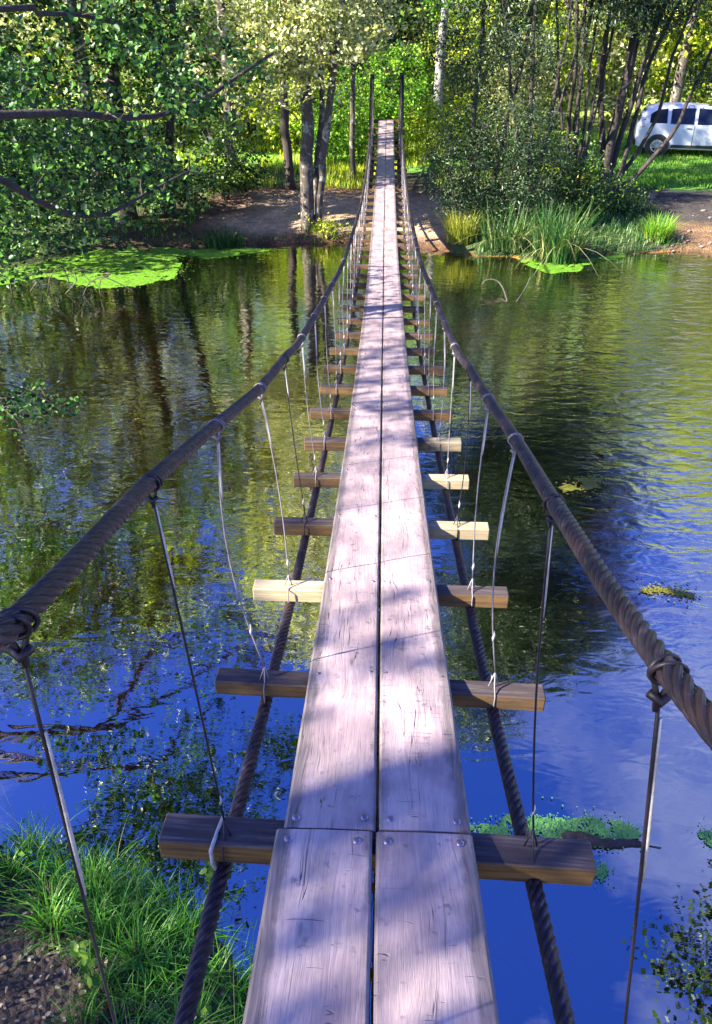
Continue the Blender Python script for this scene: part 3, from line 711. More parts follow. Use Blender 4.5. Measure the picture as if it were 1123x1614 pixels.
# near alder whose boughs reach in from the left
plant('overhanging_alder', 'big alder outside the left edge whose leafy boughs reach over the river', 'tree', (-6.9, 5.6, Z(-6.9, 5.6)),
      [([(-6.9, 5.6, Z(-6.9, 5.6)-.2), (-6.5, 5.9, 2.2), (-5.9, 6.4, 4.5), (-5.4, 6.8, 7.5), (-5.3, 7.0, 10)], .21, .07),
       ([(-6.3, 6.0, 2.9), (-5.6, 6.4, 3.3), atY(-90, 188, 6.9), atY(0, 182, 7.2), atY(110, 178, 7.6), atY(200, 186, 8.0), atY(290, 172, 8.5), atY(380, 118, 9.0), atY(430, 84, 9.3)], .060, .014),
       ([(-6.4, 6.0, 2.6), (-5.7, 6.2, 3.0), atY(-90, 250, 6.7), atY(0, 282, 7.0), atY(50, 312, 7.2), atY(105, 336, 7.5), atY(170, 338, 7.8), atY(225, 308, 8.1), atY(300, 270, 8.5)], .055, .012),
       ([(-6.1, 6.2, 3.9), atY(-20, 15, 7.0), atY(60, 22, 7.4), atY(130, 24, 7.8), atY(210, 45, 8.2)], .045, .012),
       ([(-6.6, 5.7, 1.6), (-5.0, 5.5, 1.95), (-3.6, 5.3, 2.25), (-2.75, 5.2, 2.12)], .03, .008)],
      [((-4.6, 8.6, 3.7), (1.6, 1.2, .9), 2.8), ((-3.1, 9.3, 3.9), (1.4, 1.0, .7), 2.6), ((-4.8, 9.0, 2.6), (1.4, 1.0, .9), 2.4), ((-3.3, 9.6, 3.0), (1.2, .9, .7), 1.8),
       (atY(60, 190, 7.4), (.45, .3, .22), 1.6), (atY(180, 190, 7.9), (.45, .3, .2), 1.6), (atY(290, 165, 8.4), (.4, .3, .2), 1.6), (atY(400, 100, 9.0), (.4, .3, .22), 1.6),
       (atY(40, 300, 7.1), (.4, .3, .2), 1.4), (atY(130, 345, 7.6), (.35, .25, .16), 1.2), (atY(240, 300, 8.2), (.4, .3, .2), 1.6), (atY(320, 262, 8.6), (.35, .25, .2), 1.4), (atY(150, 30, 7.9), (.5, .3, .2), 1.6),
       ((-5.6, 10.4, 3.9), (1.6, 1.0, 1.0), 1.8), ((-6.0, 10.8, 2.2), (1.4, .9, 1.0), 1.6), ((-3.2, 7.4, 6.2), (1.5, 1.6, .8), 3.0, 1.0), ((-1.6, 8.6, 6.0), (.7, .9, .5), 2.2), ((-3.4, 6.6, 6.9), (1.6, 2.0, 1.2), 1.6, 1.1), ((-5.6, 5.2, 7.5), (2.2, 2.4, 2.0), 1.6, 1.2), ((-2.6, 8.3, 7.2), (1.3, 1.4, .9), .9, 1.1), ((-5.6, 3.4, 6.0), (1.8, 1.6, 1.6), 1.3, 1.2), ((-5, 6, 10.5), (2.4, 2.4, 1.8), 1.2, 1.3)],
      (.058, .85, .25), 'leaf_near', 'bark_dark', lpc=30, crad=.27, gap=True)
# the leafy twig that reaches in at mid left
v_ = []
twp = np.array([(-2.75, 5.2, 2.12)])
plant('leafy_branch', 'small leafy alder branch dipping in from the left edge above the brown water', 'branch', (-3.9, 5.15, 2.0),
      [([(-3.9, 5.15, 2.05), atY(-40, 600, 5.1), atY(20, 605, 5.15), atY(70, 632, 5.2), atY(122, 652, 5.25)], .010, .003), ([atY(-30, 600, 5.1), atY(10, 640, 5.0), atY(40, 678, 4.95)], .007, .003)],
      [(atY(50, 632, 5.2), (.30, .16, .11), 7), (atY(100, 645, 5.25), (.13, .10, .06), 6), (atY(20, 660, 4.95), (.22, .15, .11), 6), (atY(-60, 640, 5.1), (.35, .2, .2), 3)],
      (.042, .7, .1), 'leaf_near', 'twig', lpc=14, crad=.10)
# shading trees behind on the left and near right bank
plant('bank_tree', 'tall tree on the near left bank whose crown dapples the deck with shade', 'tree', (-8.6, -2.6, Z(-8.6, -2.6)),
      [([(-8.6, -2.6, Z(-8.6, -2.6)-.2), (-8.4, -2.4, 3.5), (-8.2, -2.2, 8), (-8, -2, 11)], .24, .07)],
      [((-7.2, -1.6, 7.0), (2.4, 2.2, 1.8), 2.4, 1.2), ((-9.8, -1.4, 6.0), (2.0, 2.2, 1.6), 2.2, 1.2), ((-8.8, -1.6, 9.2), (2.4, 2.4, 2.0), 1.6, 1.3), ((-4.8, -1.3, 5.4), (1.4, 1.4, 1.0), 1.2, 1.1)],
      (.08, .85, .25), 'leaf_near', 'bark_dark', lpc=30, gap=True, hexa=False)
plant('bank_tree', 'tall leafy tree standing on the near right bank beyond the edge of the picture', 'tree', (8.8, 3.0, Z(8.8, 3.0)),
      [([(8.8, 3.0, Z(8.8, 3.0)-.2), (8.5, 3.4, 4), (7.8, 4.2, 8), (7.6, 4.6, 11)], .22, .07)],
      [((5.9, 6.3, 8.6), (1.5, 1.7, 1.4), 1.3, 1.1), ((8.0, 4.6, 10), (2.0, 2.2, 2.2), 1.3, 1.3)],
      (.09, .7, .25), 'leaf_willow', 'bark_dark', lpc=30, hexa=False)

# willows at the right
def wstems(x, y, specs):
    out = []
    for (x1, x2, x3, r) in specs:
        out.append(([(x+rng.normal(0, .12), y+rng.normal(0, .15), Z(x, y)-.1), (x+x1, y+rng.normal(0, .2), 1.8), (x+x2, y+rng.normal(0, .3), 3.6), (x+x3, y+rng.normal(0, .4), 6.0), (x+x3*1.2, y+rng.normal(0, .5), 9.5)], r, .02))
    return out
plant('willow_tree', 'large dark willow with thick main trunk and fanning limbs left of the parked car', 'tree', (6.0, 22.4, Z(6, 22.4)),
      wstems(6.0, 22.4, [(-.1, 0, .1, .14), (-.28, -.45, -.5, .09), (.15, .3, .8, .08), (.4, .75, 1.5, .07), (-.15, .15, .4, .06)])
      + [([(6.1, 22.3, .6), (6.6, 22.1, 1.0), (7.3, 22.0, 2.0), (7.7, 22, 3.2), (8.3, 22.1, 5.2)], .075, .02), ([(6.1, 22.4, .7), (6.5, 22.4, 1.3), (7.0, 22.4, 2.4), (7.1, 22.3, 3.8), (7.6, 22.3, 6)], .06, .02)],
      [((5.6, 21.4, 5.1), (1.9, 1.4, 1.2), 2.6), ((7.8, 21.8, 5.0), (1.4, 1.2, .95), 1.1), ((7.9, 21.9, 3.3), (.75, .4, .4), 2.0), ((8.9, 22, 2.6), (.5, .4, .5), 1.0), ((8.6, 22.0, 4.3), (1.0, .6, .6), 1.6), ((5.6, 21.4, 3.3), (1.3, .9, .8), .55), ((6, 21.6, 8.6), (2.8, 2.6, 2.6), 3.0, 1.4), ((6.2, 20.8, 12.8), (2.6, 2.3, 2.8), 3.6, 1.6)],
      (.095, .27, .8), 'leaf_willow', 'bark_dark', hexa=False, sun_gap=True)
plant('willow_tree', 'middle willow of the right clump, a tight sheaf of thin dark stems', 'tree', (5.0, 22.2, Z(5, 22.2)),
      wstems(5.0, 22.2, [(-.05, -.1, -.1, .07), (.2, .3, .45, .05), (-.25, -.5, -.8, .06), (.1, .05, .2, .045), (-.15, -.25, -.35, .05), (.3, .5, .6, .04), (-.35, -.7, -1.1, .04)]),
      [((4.7, 21.0, 5.0), (1.6, 1.3, 1.1), 2.8), ((4.5, 21.2, 3.4), (1.4, .8, .9), .6), ((4.9, 21.2, 8.4), (2.4, 2.2, 2.4), 3.4, 1.4), ((4.8, 20.4, 13.2), (2.2, 2.0, 2.8), 3.4, 1.5)],
      (.095, .27, .8), 'leaf_willow', 'bark_dark', hexa=False, sun_gap=True)
plant('willow_tree', 'bushy willow nearest the bridge on the right, foliage hanging low over the shrubs', 'tree', (3.7, 21.2, Z(3.7, 21.2)),
      wstems(3.7, 21.2, [(-.1, -.2, -.3, .07), (.2, .4, .5, .05), (-.35, -.7, -1.2, .05), (.3, .7, 1.0, .04)]),
      [((2.3, 20.6, 5.0), (1.3, .8, 1.0), 2.6), ((3.2, 20.4, 4.6), (1.8, 1.2, 1.3), 2.4), ((2.4, 20.2, 3.4), (1.2, .9, .8), 1.5), ((3.7, 20.8, 8), (2.5, 2.2, 2.4), 3.4, 1.3), ((3.6, 19.8, 12), (2.4, 2.2, 2.6), 3.2, 1.5), ((3.4, 19.4, 15.5), (1.9, 1.9, 1.8), 2.6, 1.5)],
      (.095, .27, .8), 'leaf_willow', 'bark_dark', hexa=False, sun_gap=True)

# shrubs along the far bank
def shrub(label, x, y, h, r, lm, size=.075, asp=.3, lai=2.4, name='shrub', ns=7):
    st_ = []
    for _ in range(ns):
        a = rng.uniform(0, 6.28); q = rng.uniform(.2, .8)*r
        st_.append(([(x+.1*math.cos(a), y+.1*math.sin(a), Z(x, y)-.1), (x+.5*q*math.cos(a), y+.5*q*math.sin(a), Z(x, y)+h*.45), (x+q*math.cos(a), y+q*math.sin(a), Z(x, y)+h*.85)], .018, .006))
    b = [((x, y, Z(x, y)+h*.55), (r, r*.8, h*.5), lai), ((x+.3*r, y-.3*r, Z(x, y)+h*.3), (r*.7, r*.6, h*.3), lai*.7)]
    return plant(name, label, 'shrub', (x, y, Z(x, y)), st_, b, (size, asp, .4), lm, 'twig', None, lpc=30, crad=.26, hexa=False)
shrub('tall willowy shrub crowding the bridge on its right at the waterline', 1.75, 19.1, 2.5, .85, 'leaf_willow')
shrub('dense dark green shrub in the middle of the thicket under the right willows', 2.9, 19.0, 2.6, 1.1, 'leaf_willow')
shrub('low dark shrub behind the tall reeds under the willow clump', 4.3, 19.6, 1.8, 1.0, 'leaf_left', .08, .5)
shrub('shadowed low bush at the foot of the thick willow trunk', 5.6, 20.4, 1.0, .8, 'leaf_left', .08, .5)
shrub('round light green bush left of the far bridge posts', -1.7, 26.2, 1.9, 1.1, 'leaf_bright', .09, .6)
shrub('bright green bush hugging the left side of the far bridge end', -.95, 27.4, 2.6, .9, 'leaf_bright', .09, .6)
shrub('lime bush in sunlight right of the far bridge end', 1.35, 27.0, 1.7, .9, 'leaf_lime', .09, .6)
shrub('wide yellow-green bush under the pale barked tree', 2.9, 29.8, 1.6, 1.4, 'leaf_lime', .10, .6)
shrub('bush closing the view straight behind the bridge end', .3, 30.5, 3.2, 1.4, 'leaf_bright', .10, .6)
shrub('dark bush under the left trees above the dirt slope', -4.2, 21.5, 1.9, 1.2, 'leaf_left', .09, .7)
shrub('small dark bush at the top of the bare dirt slope', -5.4, 20.2, 1.3, .9, 'leaf_left', .09, .7)
shrub('little pale green bush growing at the foot of the three-stemmed alder', -1.35, 18.95, .42, .42, 'leaf_lime', .05, .6, 1.8)

# background trees on the meadow: three kinds, copied
def bg_tree(label, size, lm, bm, h):
    st_ = [([(0, 0, -.3), (0.1, 0, h*.3), (-.1, .1, h*.6), (0, 0, h*.9)], .2, .05)]
    bl = [((0, 0, h*.40), (h*.30, h*.28, h*.22), 1.6), ((.2, 0, h*.72), (h*.24, h*.24, h*.24), 1.6), ((-h*.12, -.3, h*.24), (h*.2, h*.18, h*.16), 1.4)]
    tr_, v, f = grow(st_, bl, (size, .6, .3), lpc=40, crad=.55, hexa=False)
    root = empty('background_tree', (0, 0, 0), label, 'tree', 'trees on the meadow beyond the river')
    tr_.build('trunk', M[bm], root, True); mesh('crown', v, f, M[lm], root)
    return root
P1 = bg_tree('x', .17, 'leaf_lime', 'bark_grey', 9); P2 = bg_tree('x', .16, 'leaf_pale', 'bark_dark', 10); P3 = bg_tree('x', .17, 'leaf_bright', 'bark_dark', 8)
BT = [(P1, -13, 31, 1.0, 'yellow-green sunlit tree at the far left of the meadow row'), (P2, -9.2, 29, .95, 'creamy leaved tree behind the dense dark riverside tree'),
      (P3, -6.2, 33, 1.1, 'bright green tree glimpsed over the left dirt slope'), (P1, -3.2, 37, 1.1, 'lime green tree on the meadow straight behind the alders'),
      (P2, -.6, 40, 1.1, 'pale cream tree directly behind the far posts'), 
      (P1, 8.0, 41, 1.0, 'yellow-green tree behind the roof of the parked white car'), (P3, 12.4, 39, 1.05, 'green tree beyond the nose of the parked car'),
      (P2, 16.5, 36, 1.1, 'cream-tinted tree at the right end of the row'), (P3, 1.6, 50, 1.3, 'large green tree far up the meadow in the middle'),
      (P1, -9, 50, 1.4, 'large lime tree far up the slope on the left'), (P1, 13, 58, 1.5, 'large lime tree high on the slope on the right'),
      (P1, 11.2, 34, 1.0, 'yellow-green tree close behind the parked car'), (P1, 15.2, 32.5, 1.05, 'lime tree right of the one close behind the car'), (P2, 19.5, 42, 1.2, 'cream tree far out on the right bank'), (P1, 25, 42, 1.3, 'lime tree beyond the cream tree on the far right'),
      (P3, -19, 30, 1.3, 'green tree furthest out on the left bank'), (P1, 21, 34, 1.2, 'lime tree furthest out on the right bank'), (P2, 6.5, 62, 1.6, 'pale tree on the skyline of the slope')]
used = set()
for (p_, x, y, s, lab) in BT:
    o = p_ if p_.name not in used else copy_tree(p_)
    used.add(p_.name)
    o.location = (x, y, Z(x, y)-.1); o.scale = (s*1.2, s*1.2, s*rng.uniform(1.15, 1.35)*(1.3 if x > 7 else 1)); o.rotation_euler = (0, 0, rng.uniform(0, 6.28)); o['label'] = lab

def mbush(label, lm):
    st_ = [([(0, 0, -.2), (.3*math.cos(a), .3*math.sin(a), 1.2), (.9*math.cos(a), .9*math.sin(a), 2.6)], .03, .01) for a in (0, 1.3, 2.6, 3.9, 5.2)]
    tr_, v, f = grow(st_, [((0, 0, 1.7), (1.6, 1.5, 1.6), 2.6), ((.6, 0, 2.7), (1.0, 1.0, .9), 1.8)], (.13, .65, .3), lpc=36, crad=.4, hexa=False)
    root = empty('meadow_bush', (0, 0, 0), label, 'shrub', 'bushes on the slope beyond the river')
    tr_.build('stems', M['twig'], root, True); mesh('foliage', v, f, M[lm], root); return root
B1 = mbush('x', 'leaf_pale'); B2 = mbush('x', 'leaf_lime'); B3 = mbush('x', 'leaf_left')
used = set()
for (p_, x, y, s, lab) in [(B1, -13.5, 27, 1.2, 'creamy bush at the far left behind the shore trees'), (B2, -10.3, 31, 1.3, 'lime bush second from the left on the slope'), (B3, -7.0, 28.5, 1.2, 'dark bush in the shade behind the left trees'),
    (B1, -5.0, 31.5, 1.3, 'cream bush behind the dirt slope on the left'), (B2, -3.1, 28.6, 1.0, 'lime bush directly behind the alder trunks'), (B1, -1.6, 33.5, 1.4, 'cream bush behind the slim young tree'), (B3, .2, 36, 1.6, 'dark bush on the slope straight behind the bridge'),
    (B2, 3.0, 34.5, 1.3, 'lime bush behind the pale barked tree'), (B1, 4.9, 31.5, 1.1, 'cream bush seen between the thin willow stems'), (B2, 6.8, 34.5, 1.2, 'lime bush left of the parked car, behind the thick willow'), (B1, 9.4, 35.5, 1.4, 'cream bush right behind the car roof'),
    (B2, 12.6, 35.5, 1.5, 'lime bush behind the nose of the car'), (B3, 16.8, 33, 1.4, 'dark bush right of the parked car'), (B1, -8.6, 38, 1.9, 'large cream bush higher on the left slope'), (B2, -3.8, 43, 2.1, 'large lime bush high behind the alders'),
    (B1, 2.2, 43, 2.1, 'large cream bush high behind the far posts'), (B3, 6.2, 46, 2.0, 'large dark bush high behind the willow clump'), (B2, 11.0, 47, 2.2, 'large lime bush high behind the car'), (B1, -14, 44, 2.2, 'large cream bush high at the far left')]:
    o = p_ if p_.name not in used else copy_tree(p_)
    used.add(p_.name); o.location = (x, y, Z(x, y)-.1); o.scale = (s, s, s); o.rotation_euler = (0, 0, rng.uniform(0, 6.28)); o['label'] = lab
def blades(P, h, w, lean, seg=3, curl=.5, hj=.35, dirs=None):
    n = len(P); a = rng.uniform(0, 2*math.pi, n); d = np.stack([np.cos(a), np.sin(a), np.zeros(n)], 1)
    if dirs is not None: d = d+dirs; d /= np.linalg.norm(d, axis=1)[:, None]+1e-9
    sdv = np.stack([-d[:, 1], d[:, 0], np.zeros(n)], 1)
    H = (h*(1+hj*rng.uniform(-1, 1, n)))[:, None]; ln = (lean*rng.uniform(.2, 1.3, n))[:, None]; wv_ = (w*rng.uniform(.6, 1.3, n))[:, None]
    V = []
    for k_ in range(seg+1):
        t_ = k_/seg
        c = P+d*(H*ln*t_**1.8)+np.array([0, 0, 1.])*(H*(t_-curl*ln*t_**2.6))
        ww_ = wv_*(1-t_**1.5)*.5+.0004
        V += [c-sdv*ww_, c+sdv*ww_]
    V = np.stack(V, 1).reshape(-1, 3); m = 2*(seg+1)
    b = np.arange(n)[:, None]*m
    Fc = np.concatenate([b+np.array([[2*k_, 2*k_+1, 2*k_+3, 2*k_+2]]) for k_ in range(seg)])
    return V, Fc
def inland(x, y):
    df, dn = dists(x, y); return dn
# near bank grass: tussocks
pts = []; drs = []
tuss = []
while len(tuss) < 520:
    x = rng.uniform(-5.2, .15); y = rng.uniform(.1, 4.2); dn = inland(x, y)
    if dn < -.06 or dn > 2.6: continue
    # bare soil pocket at the lower left
    if (x+1.95)**2/.50+(y-1.55)**2/.42 < 1 and rng.uniform() < .93: continue
    if dn > 1.2 and rng.uniform() < .4: continue
    tuss.append((x, y))
for (x, y) in tuss:
    n_ = int(rng.uniform(35, 75)); r_ = rng.uniform(.05, .13); a = rng.uniform(0, 6.28, n_); q = rng.uniform(0, 1, n_)**.5*r_
    X = x+q*np.cos(a); Y_ = y+q*np.sin(a)
    z = Z(x, y)
    pts.append(np.stack([X, Y_, np.full(n_, max(z, -.02))-.01], 1)); drs.append(np.stack([np.cos(a), np.sin(a), 0*a], 1)*1.2)
pts = np.concatenate(pts); drs = np.concatenate(drs)
v, f = blades(pts, .20, .0065, .95, 4, .55, .5, drs)
o = mesh('grass', v, f, M['grass']); tag(o, 'long arching green grass on the near left bank', 'grass', None, 'stuff')
sel = pts[rng.choice(len(pts), 420)]
v, f = blades(sel, .40, .0032, .45, 4, .3, .3)
o = mesh('dry_grass', v, f, M['straw']); tag(o, 'pale dry seed stalks among the near bank grass', 'grass', None, 'stuff')
# litter on the bare soil
q = []
while len(q) < 4200:
    x = rng.uniform(-3.6, -.2); y = rng.uniform(.2, 2.5)
    if inland(x, y) > .1: q.append((x, y, Z(x, y)+.012))
v, f = leaves(np.array(q), .028, .6, -.05, True)
o = mesh('leaf_litter', v, f, M['litter']); tag(o, 'dry brown leaf litter on the bare soil of the near bank', 'leaf litter', None, 'stuff')
# small broad-leaved weeds and white flowers
def weed(label, x, y, h, n_, lm, size=.06, flower=False):
    z = Z(x, y); root = empty('flowering_weed' if flower else 'weed', (x, y, z), label, 'plant')
    top = np.array([rng.normal(0, .03), rng.normal(0, .03), h])
    mb = MB(); sp = np.array([[0, 0, -.02], top*.5+[.01, 0, 0], top]); mb.tube(catmull(sp, .05), .003, 5); mb.build('stem', M['reed'], root, True)
    tq = rng.uniform(.2, 1, n_); P = top*tq[:, None]+rng.normal(0, .004, (n_, 3))
    v, f = leaves(P, size, .62, .0, True); mesh('leaves', v, f, M['leaf_bright'], root)
    if flower:
        for q_ in range(6): P = (top+rng.normal(0, .016, 3))[None]; v, f = leaves(P, .016, .9, -.6, True); mesh('flower', v, f, M['wrap'], root)
for lab, px, py, h, n_, fl in [('tall broad-leaved weed growing where the soil meets the near grass', 150, 1560, .42, 16, False), ('leafy weed stem at the water edge beyond the grass, beside the deck cable', 312, 1345, .34, 14, False),
                               ('small white-flowered weed at the bottom of the picture', 322, 1600, .16, 7, True), ('white-topped weed at the upper left edge of the near grass', 40, 1330, .28, 8, True), ('short two-leaved weed in the bare soil', 120, 1500, .2, 6, False)]:
    g = at(px, py, .25); weed(lab, g[0], g[1], h, n_, None, .055, fl)

# far lawn short grass
q = []
while len(q) < 26000:
    x = rng.uniform(5.8, 16); y = rng.uniform(21.8, 33) if rng.uniform() < .75 else rng.uniform(21.8, 25); df, _ = dists(x, y)
    if df > 4.6+.5*wob(x, y, .9, 2): q.append((x, y, Z(x, y)))
v, f = blades(np.array(q), .10, .022, .5, 2, .3)
o = mesh('lawn_grass', v, f, M['leaf_bright']); tag(o, 'bright green mown grass in front of the parked car', 'grass', None, 'stuff')
q = []
while len(q) < 16000:
    x = rng.uniform(-8, 6); y = rng.uniform(22.5, 33)
    if Z(x, y) > 0 and wob(x, y, .6, 5) > -.15: q.append((x, y, Z(x, y)))
v, f = blades(np.array(q), .22, .03, .5, 2, .3)
o = mesh('meadow_grass', v, f, M['leaf_lime']); tag(o, 'sunlit yellow-green ground cover beneath the far trees', 'grass', None, 'stuff')
q = []
while len(q) < 5000:
    x = rng.uniform(2.0, 6.9); y = rng.uniform(17.2, 21.5); df, _ = dists(x, y)
    if df > 0 : q.append((x, y, Z(x, y)))
v, f = blades(np.array(q), .22, .018, .6, 2, .4)
o = mesh('bank_grass', v, f, M['reed']); tag(o, 'dark green grass bank under the right willows', 'grass', None, 'stuff')
q = []
while len(q) < 2500:
    x = rng.uniform(-7.5, -.3); y = rng.uniform(17.8, 24); df, _ = dists(x, y)
    if df > 0 and (df > 4 or df < .3 or x < -4.5) : q.append((x, y, Z(x, y)))
v, f = blades(np.array(q), .16, .016, .6, 2, .4)
o = mesh('shore_grass', v, f, M['grass']); tag(o, 'sparse grass tufts along the left dirt shore', 'grass', None, 'stuff')

# reeds and tufts (things)
def tuft(name, label, x, y, r, n_, h, w, lean, lm, extra=None):
    a = rng.uniform(0, 6.28, n_); q = rng.uniform(0, 1, n_)**.6*r
    P = np.stack([q*np.cos(a), q*np.sin(a)*.8, np.full(n_, -.03)], 1)
    v, f = blades(P, h, w, lean, 5, .35, .4, np.stack([np.cos(a), np.sin(a), 0*a], 1))
    z = max(Z(x, y), -.02); root = empty(name, (x, y, z), label, 'plant'); mesh('blades', v, f, M[lm], root)
    if extra:
        a = rng.uniform(-.9, .9, extra[0]); P = np.stack([a*r*.8, rng.uniform(-r*.6, 0, extra[0]), 0*a], 1)
        v, f = blades(P, extra[1], w*1.3, extra[2], 6, .75, .3, np.stack([a*2, -np.ones_like(a)*.4, 0*a], 1)); mesh('bent_blades', v, f, M['straw'], root)
    return root
g = at(878, 415, 0); tuft('reed_clump', 'tall green reed clump with bent pale blades at the right shore', g[0], g[1]+.25, .55, 400, 1.05, .022, .55, 'reed', (34, 1.15, 1.2))
g = at(800, 405, 0); tuft('reed_clump', 'darker reed clump left of the tall reeds, blades fanned', g[0], g[1]+.3, .55, 260, .95, .02, .8, 'reed', (26, .9, 1.2))
g = at(1035, 392, 0); tuft('grass_tuft', 'rounded green grass tuft standing alone on the dark right shore', g[0], g[1]+.1, .28, 420, .55, .018, .7, 'leaf_bright', (60, .35, .8))
g = at(720, 395, 0); tuft('grass_tuft', 'yellow sunlit grass tuft beside the bridge cable at the right shore', g[0]+.1, g[1]+.15, .34, 420, .62, .018, .5, 'yellow')
g = at(352, 388, 0); tuft('grass_tuft', 'spiky green tuft on the left shore beside the duckweed', g[0], g[1]+.1, .5, 340, .42, .018, .8, 'reed')
g = at(495, 340, .5); tuft('grass_tuft', 'sunlit yellow tuft at the foot of the alder trunk', g[0]+.1, g[1]-.2, .35, 260, .25, .016, .8, 'yellow')

# duckweed mats
def mat_patch(name, label, outline, mat, cat='duckweed', z=.006, scatter=600, size=.03, holes=-.38):
    P = np.array([at(px, py, 0)[:2] for px, py in outline]); Q = []
    for a_, b_ in zip(P, np.roll(P, -1, 0)):
        n_ = max(2, int(np.linalg.norm(b_-a_)/.06))
        for k_ in range(n_):
            c = a_+(b_-a_)*k_/n_; nn = np.array([b_[1]-a_[1], a_[0]-b_[0]]); nn /= np.linalg.norm(nn)+1e-9
            Q.append(c+nn*(.10*wob(c[0], c[1], 2.2, 6)+.05*wob(c[0], c[1], 7.0, 6)))
    Q = np.array(Q)
    import bmesh
    bm = bmesh.new()
    def ins(x, y):
        c = False; j_ = len(Q)-1
        for i_ in range(len(Q)):
            if (Q[i_, 1] > y) != (Q[j_, 1] > y) and x < (Q[j_, 0]-Q[i_, 0])*(y-Q[i_, 1])/(Q[j_, 1]-Q[i_, 1])+Q[i_, 0]: c = not c
            j_ = i_
        return c
    ext = Q.max(0)-Q.min(0); cs = max(size*1.2, math.sqrt(ext[0]*ext[1]/9000)); V_ = {}
    nx_, ny_ = int(ext[0]/cs)+1, int(ext[1]/cs)+1; q0 = Q.min(0)
    def vt(i_, j_):
        if (i_, j_) not in V_:
            V_[(i_, j_)] = bm.verts.new((q0[0]+i_*cs+rng.uniform(-.3, .3)*cs, q0[1]+j_*cs+rng.uniform(-.3, .3)*cs, z+rng.uniform(0, .003)))
        return V_[(i_, j_)]
    rim = []
    for i_ in range(nx_):
        for j_ in range(ny_):
            x_, y_ = q0[0]+(i_+.5)*cs, q0[1]+(j_+.5)*cs
            if ins(x_, y_) and wob(x_/cs*.16, y_/cs*.16, 1, 4)+.35*wob(x_/cs*.6, y_/cs*.6, 1, 4) > holes:
                bm.faces.new([vt(i_, j_), vt(i_+1, j_), vt(i_+1, j_+1), vt(i_, j_+1)]); rim.append((x_, y_))
    rim = np.array(rim)
    for _ in range(scatter):
        c = rim[rng.integers(len(rim))]+rng.normal(0, cs*(1.6 if rng.uniform() < .75 else 5), 2)
        r_ = size*rng.uniform(.3, .9); ph = rng.uniform(0, 6)
        h_ = z+.003+rng.uniform(.001, .008)
        vv = [bm.verts.new((c[0]+r_*math.cos(ph+k_*1.2566)*rng.uniform(.7, 1.1), c[1]+r_*math.sin(ph+k_*1.2566)*rng.uniform(.7, 1.1), h_)) for k_ in range(5)]; bm.faces.new(vv)
    me = bpy.data.meshes.new(name); bm.to_mesh(me); bm.free(); me.materials.append(mat)
    o = bpy.data.objects.new(name, me); col.objects.link(o); tag(o, label, cat, None, 'stuff'); return o
def weed_mat(name, a, b, c_):
    t = NT(name); n1 = t.noise(t.pos, 5, 5, .7); n2 = t.noise(t.pos, 45, 3, .6)
    cc = t.ramp(n1, (.3, a), (.52, b), (.72, c_)); cc = t.mix(.5, cc, t.ramp(n2, (.3, a), (.7, c_)))
    t.pbr(Base__Color=cc, Roughness=.6, Normal=t.bump(n2, .8, .02)); return t.m
M['duck'] = weed_mat('duckweed_green', (.04, .17, .008), (.10, .33, .012), (.28, .44, .02))
M['algae'] = weed_mat('algae_green', (.05, .22, .04), (.11, .40, .09), (.28, .55, .14))
M['weedy'] = weed_mat('yellow_weed', (.10, .11, .01), (.20, .20, .02), (.34, .30, .03))
mat_patch('duckweed', 'bright green duckweed carpet along the left shore under the trees', [(-60, 462), (30, 444), (80, 436), (120, 448), (160, 456), (230, 450), (278, 438), (286, 416), (275, 404), (330, 408), (400, 400), (436, 396), (395, 391), (300, 394), (240, 388), (170, 392), (120, 402), (40, 420), (-60, 430)], M['duck'], scatter=4200, size=.028)
mat_patch('algae', 'pale green algae mat on blue water behind the log at the right of the deck', [(735, 1322), (742, 1308), (785, 1302), (800, 1290), (860, 1293), (905, 1300), (930, 1290), (1000, 1300), (1022, 1318), (1010, 1334), (930, 1326), (880, 1322), (900, 1345), (850, 1352), (780, 1345), (735, 1345)], M['algae'], 'algae', holes=-.22, scatter=1500, size=.010)
mat_patch('algae', 'small scrap of green algae below the right joist end', [(930, 1372), (952, 1362), (960, 1380), (948, 1398), (930, 1392)], M['algae'], 'algae', holes=-.22, scatter=160, size=.008)
mat_patch('algae', 'thin algae scraps at the right edge in open blue water', [(1105, 1320), (1135, 1312), (1135, 1335), (1112, 1334)], M['algae'], 'algae', holes=-.22, scatter=120, size=.008)
mat_patch('floating_weed', 'yellow-green weed streak floating in the ripples at the right edge', [(1005, 930), (1035, 922), (1085, 936), (1092, 944), (1050, 946), (1020, 940)], M['weedy'], 'water weed', holes=-.15, scatter=260, size=.016)
mat_patch('floating_weed', 'amber weed patch showing in dark water right of the hand cable', [(880, 768), (905, 757), (935, 756), (940, 768), (915, 776), (890, 778)], M['weedy'], 'water weed', holes=-.15, scatter=200, size=.02)
mat_patch('duckweed', 'duckweed fringe at the foot of the tall reed clump', [(820, 412), (850, 400), (930, 402), (990, 396), (985, 406), (930, 414), (915, 428), (870, 432), (840, 424)], M['duck'], scatter=900, size=.024)

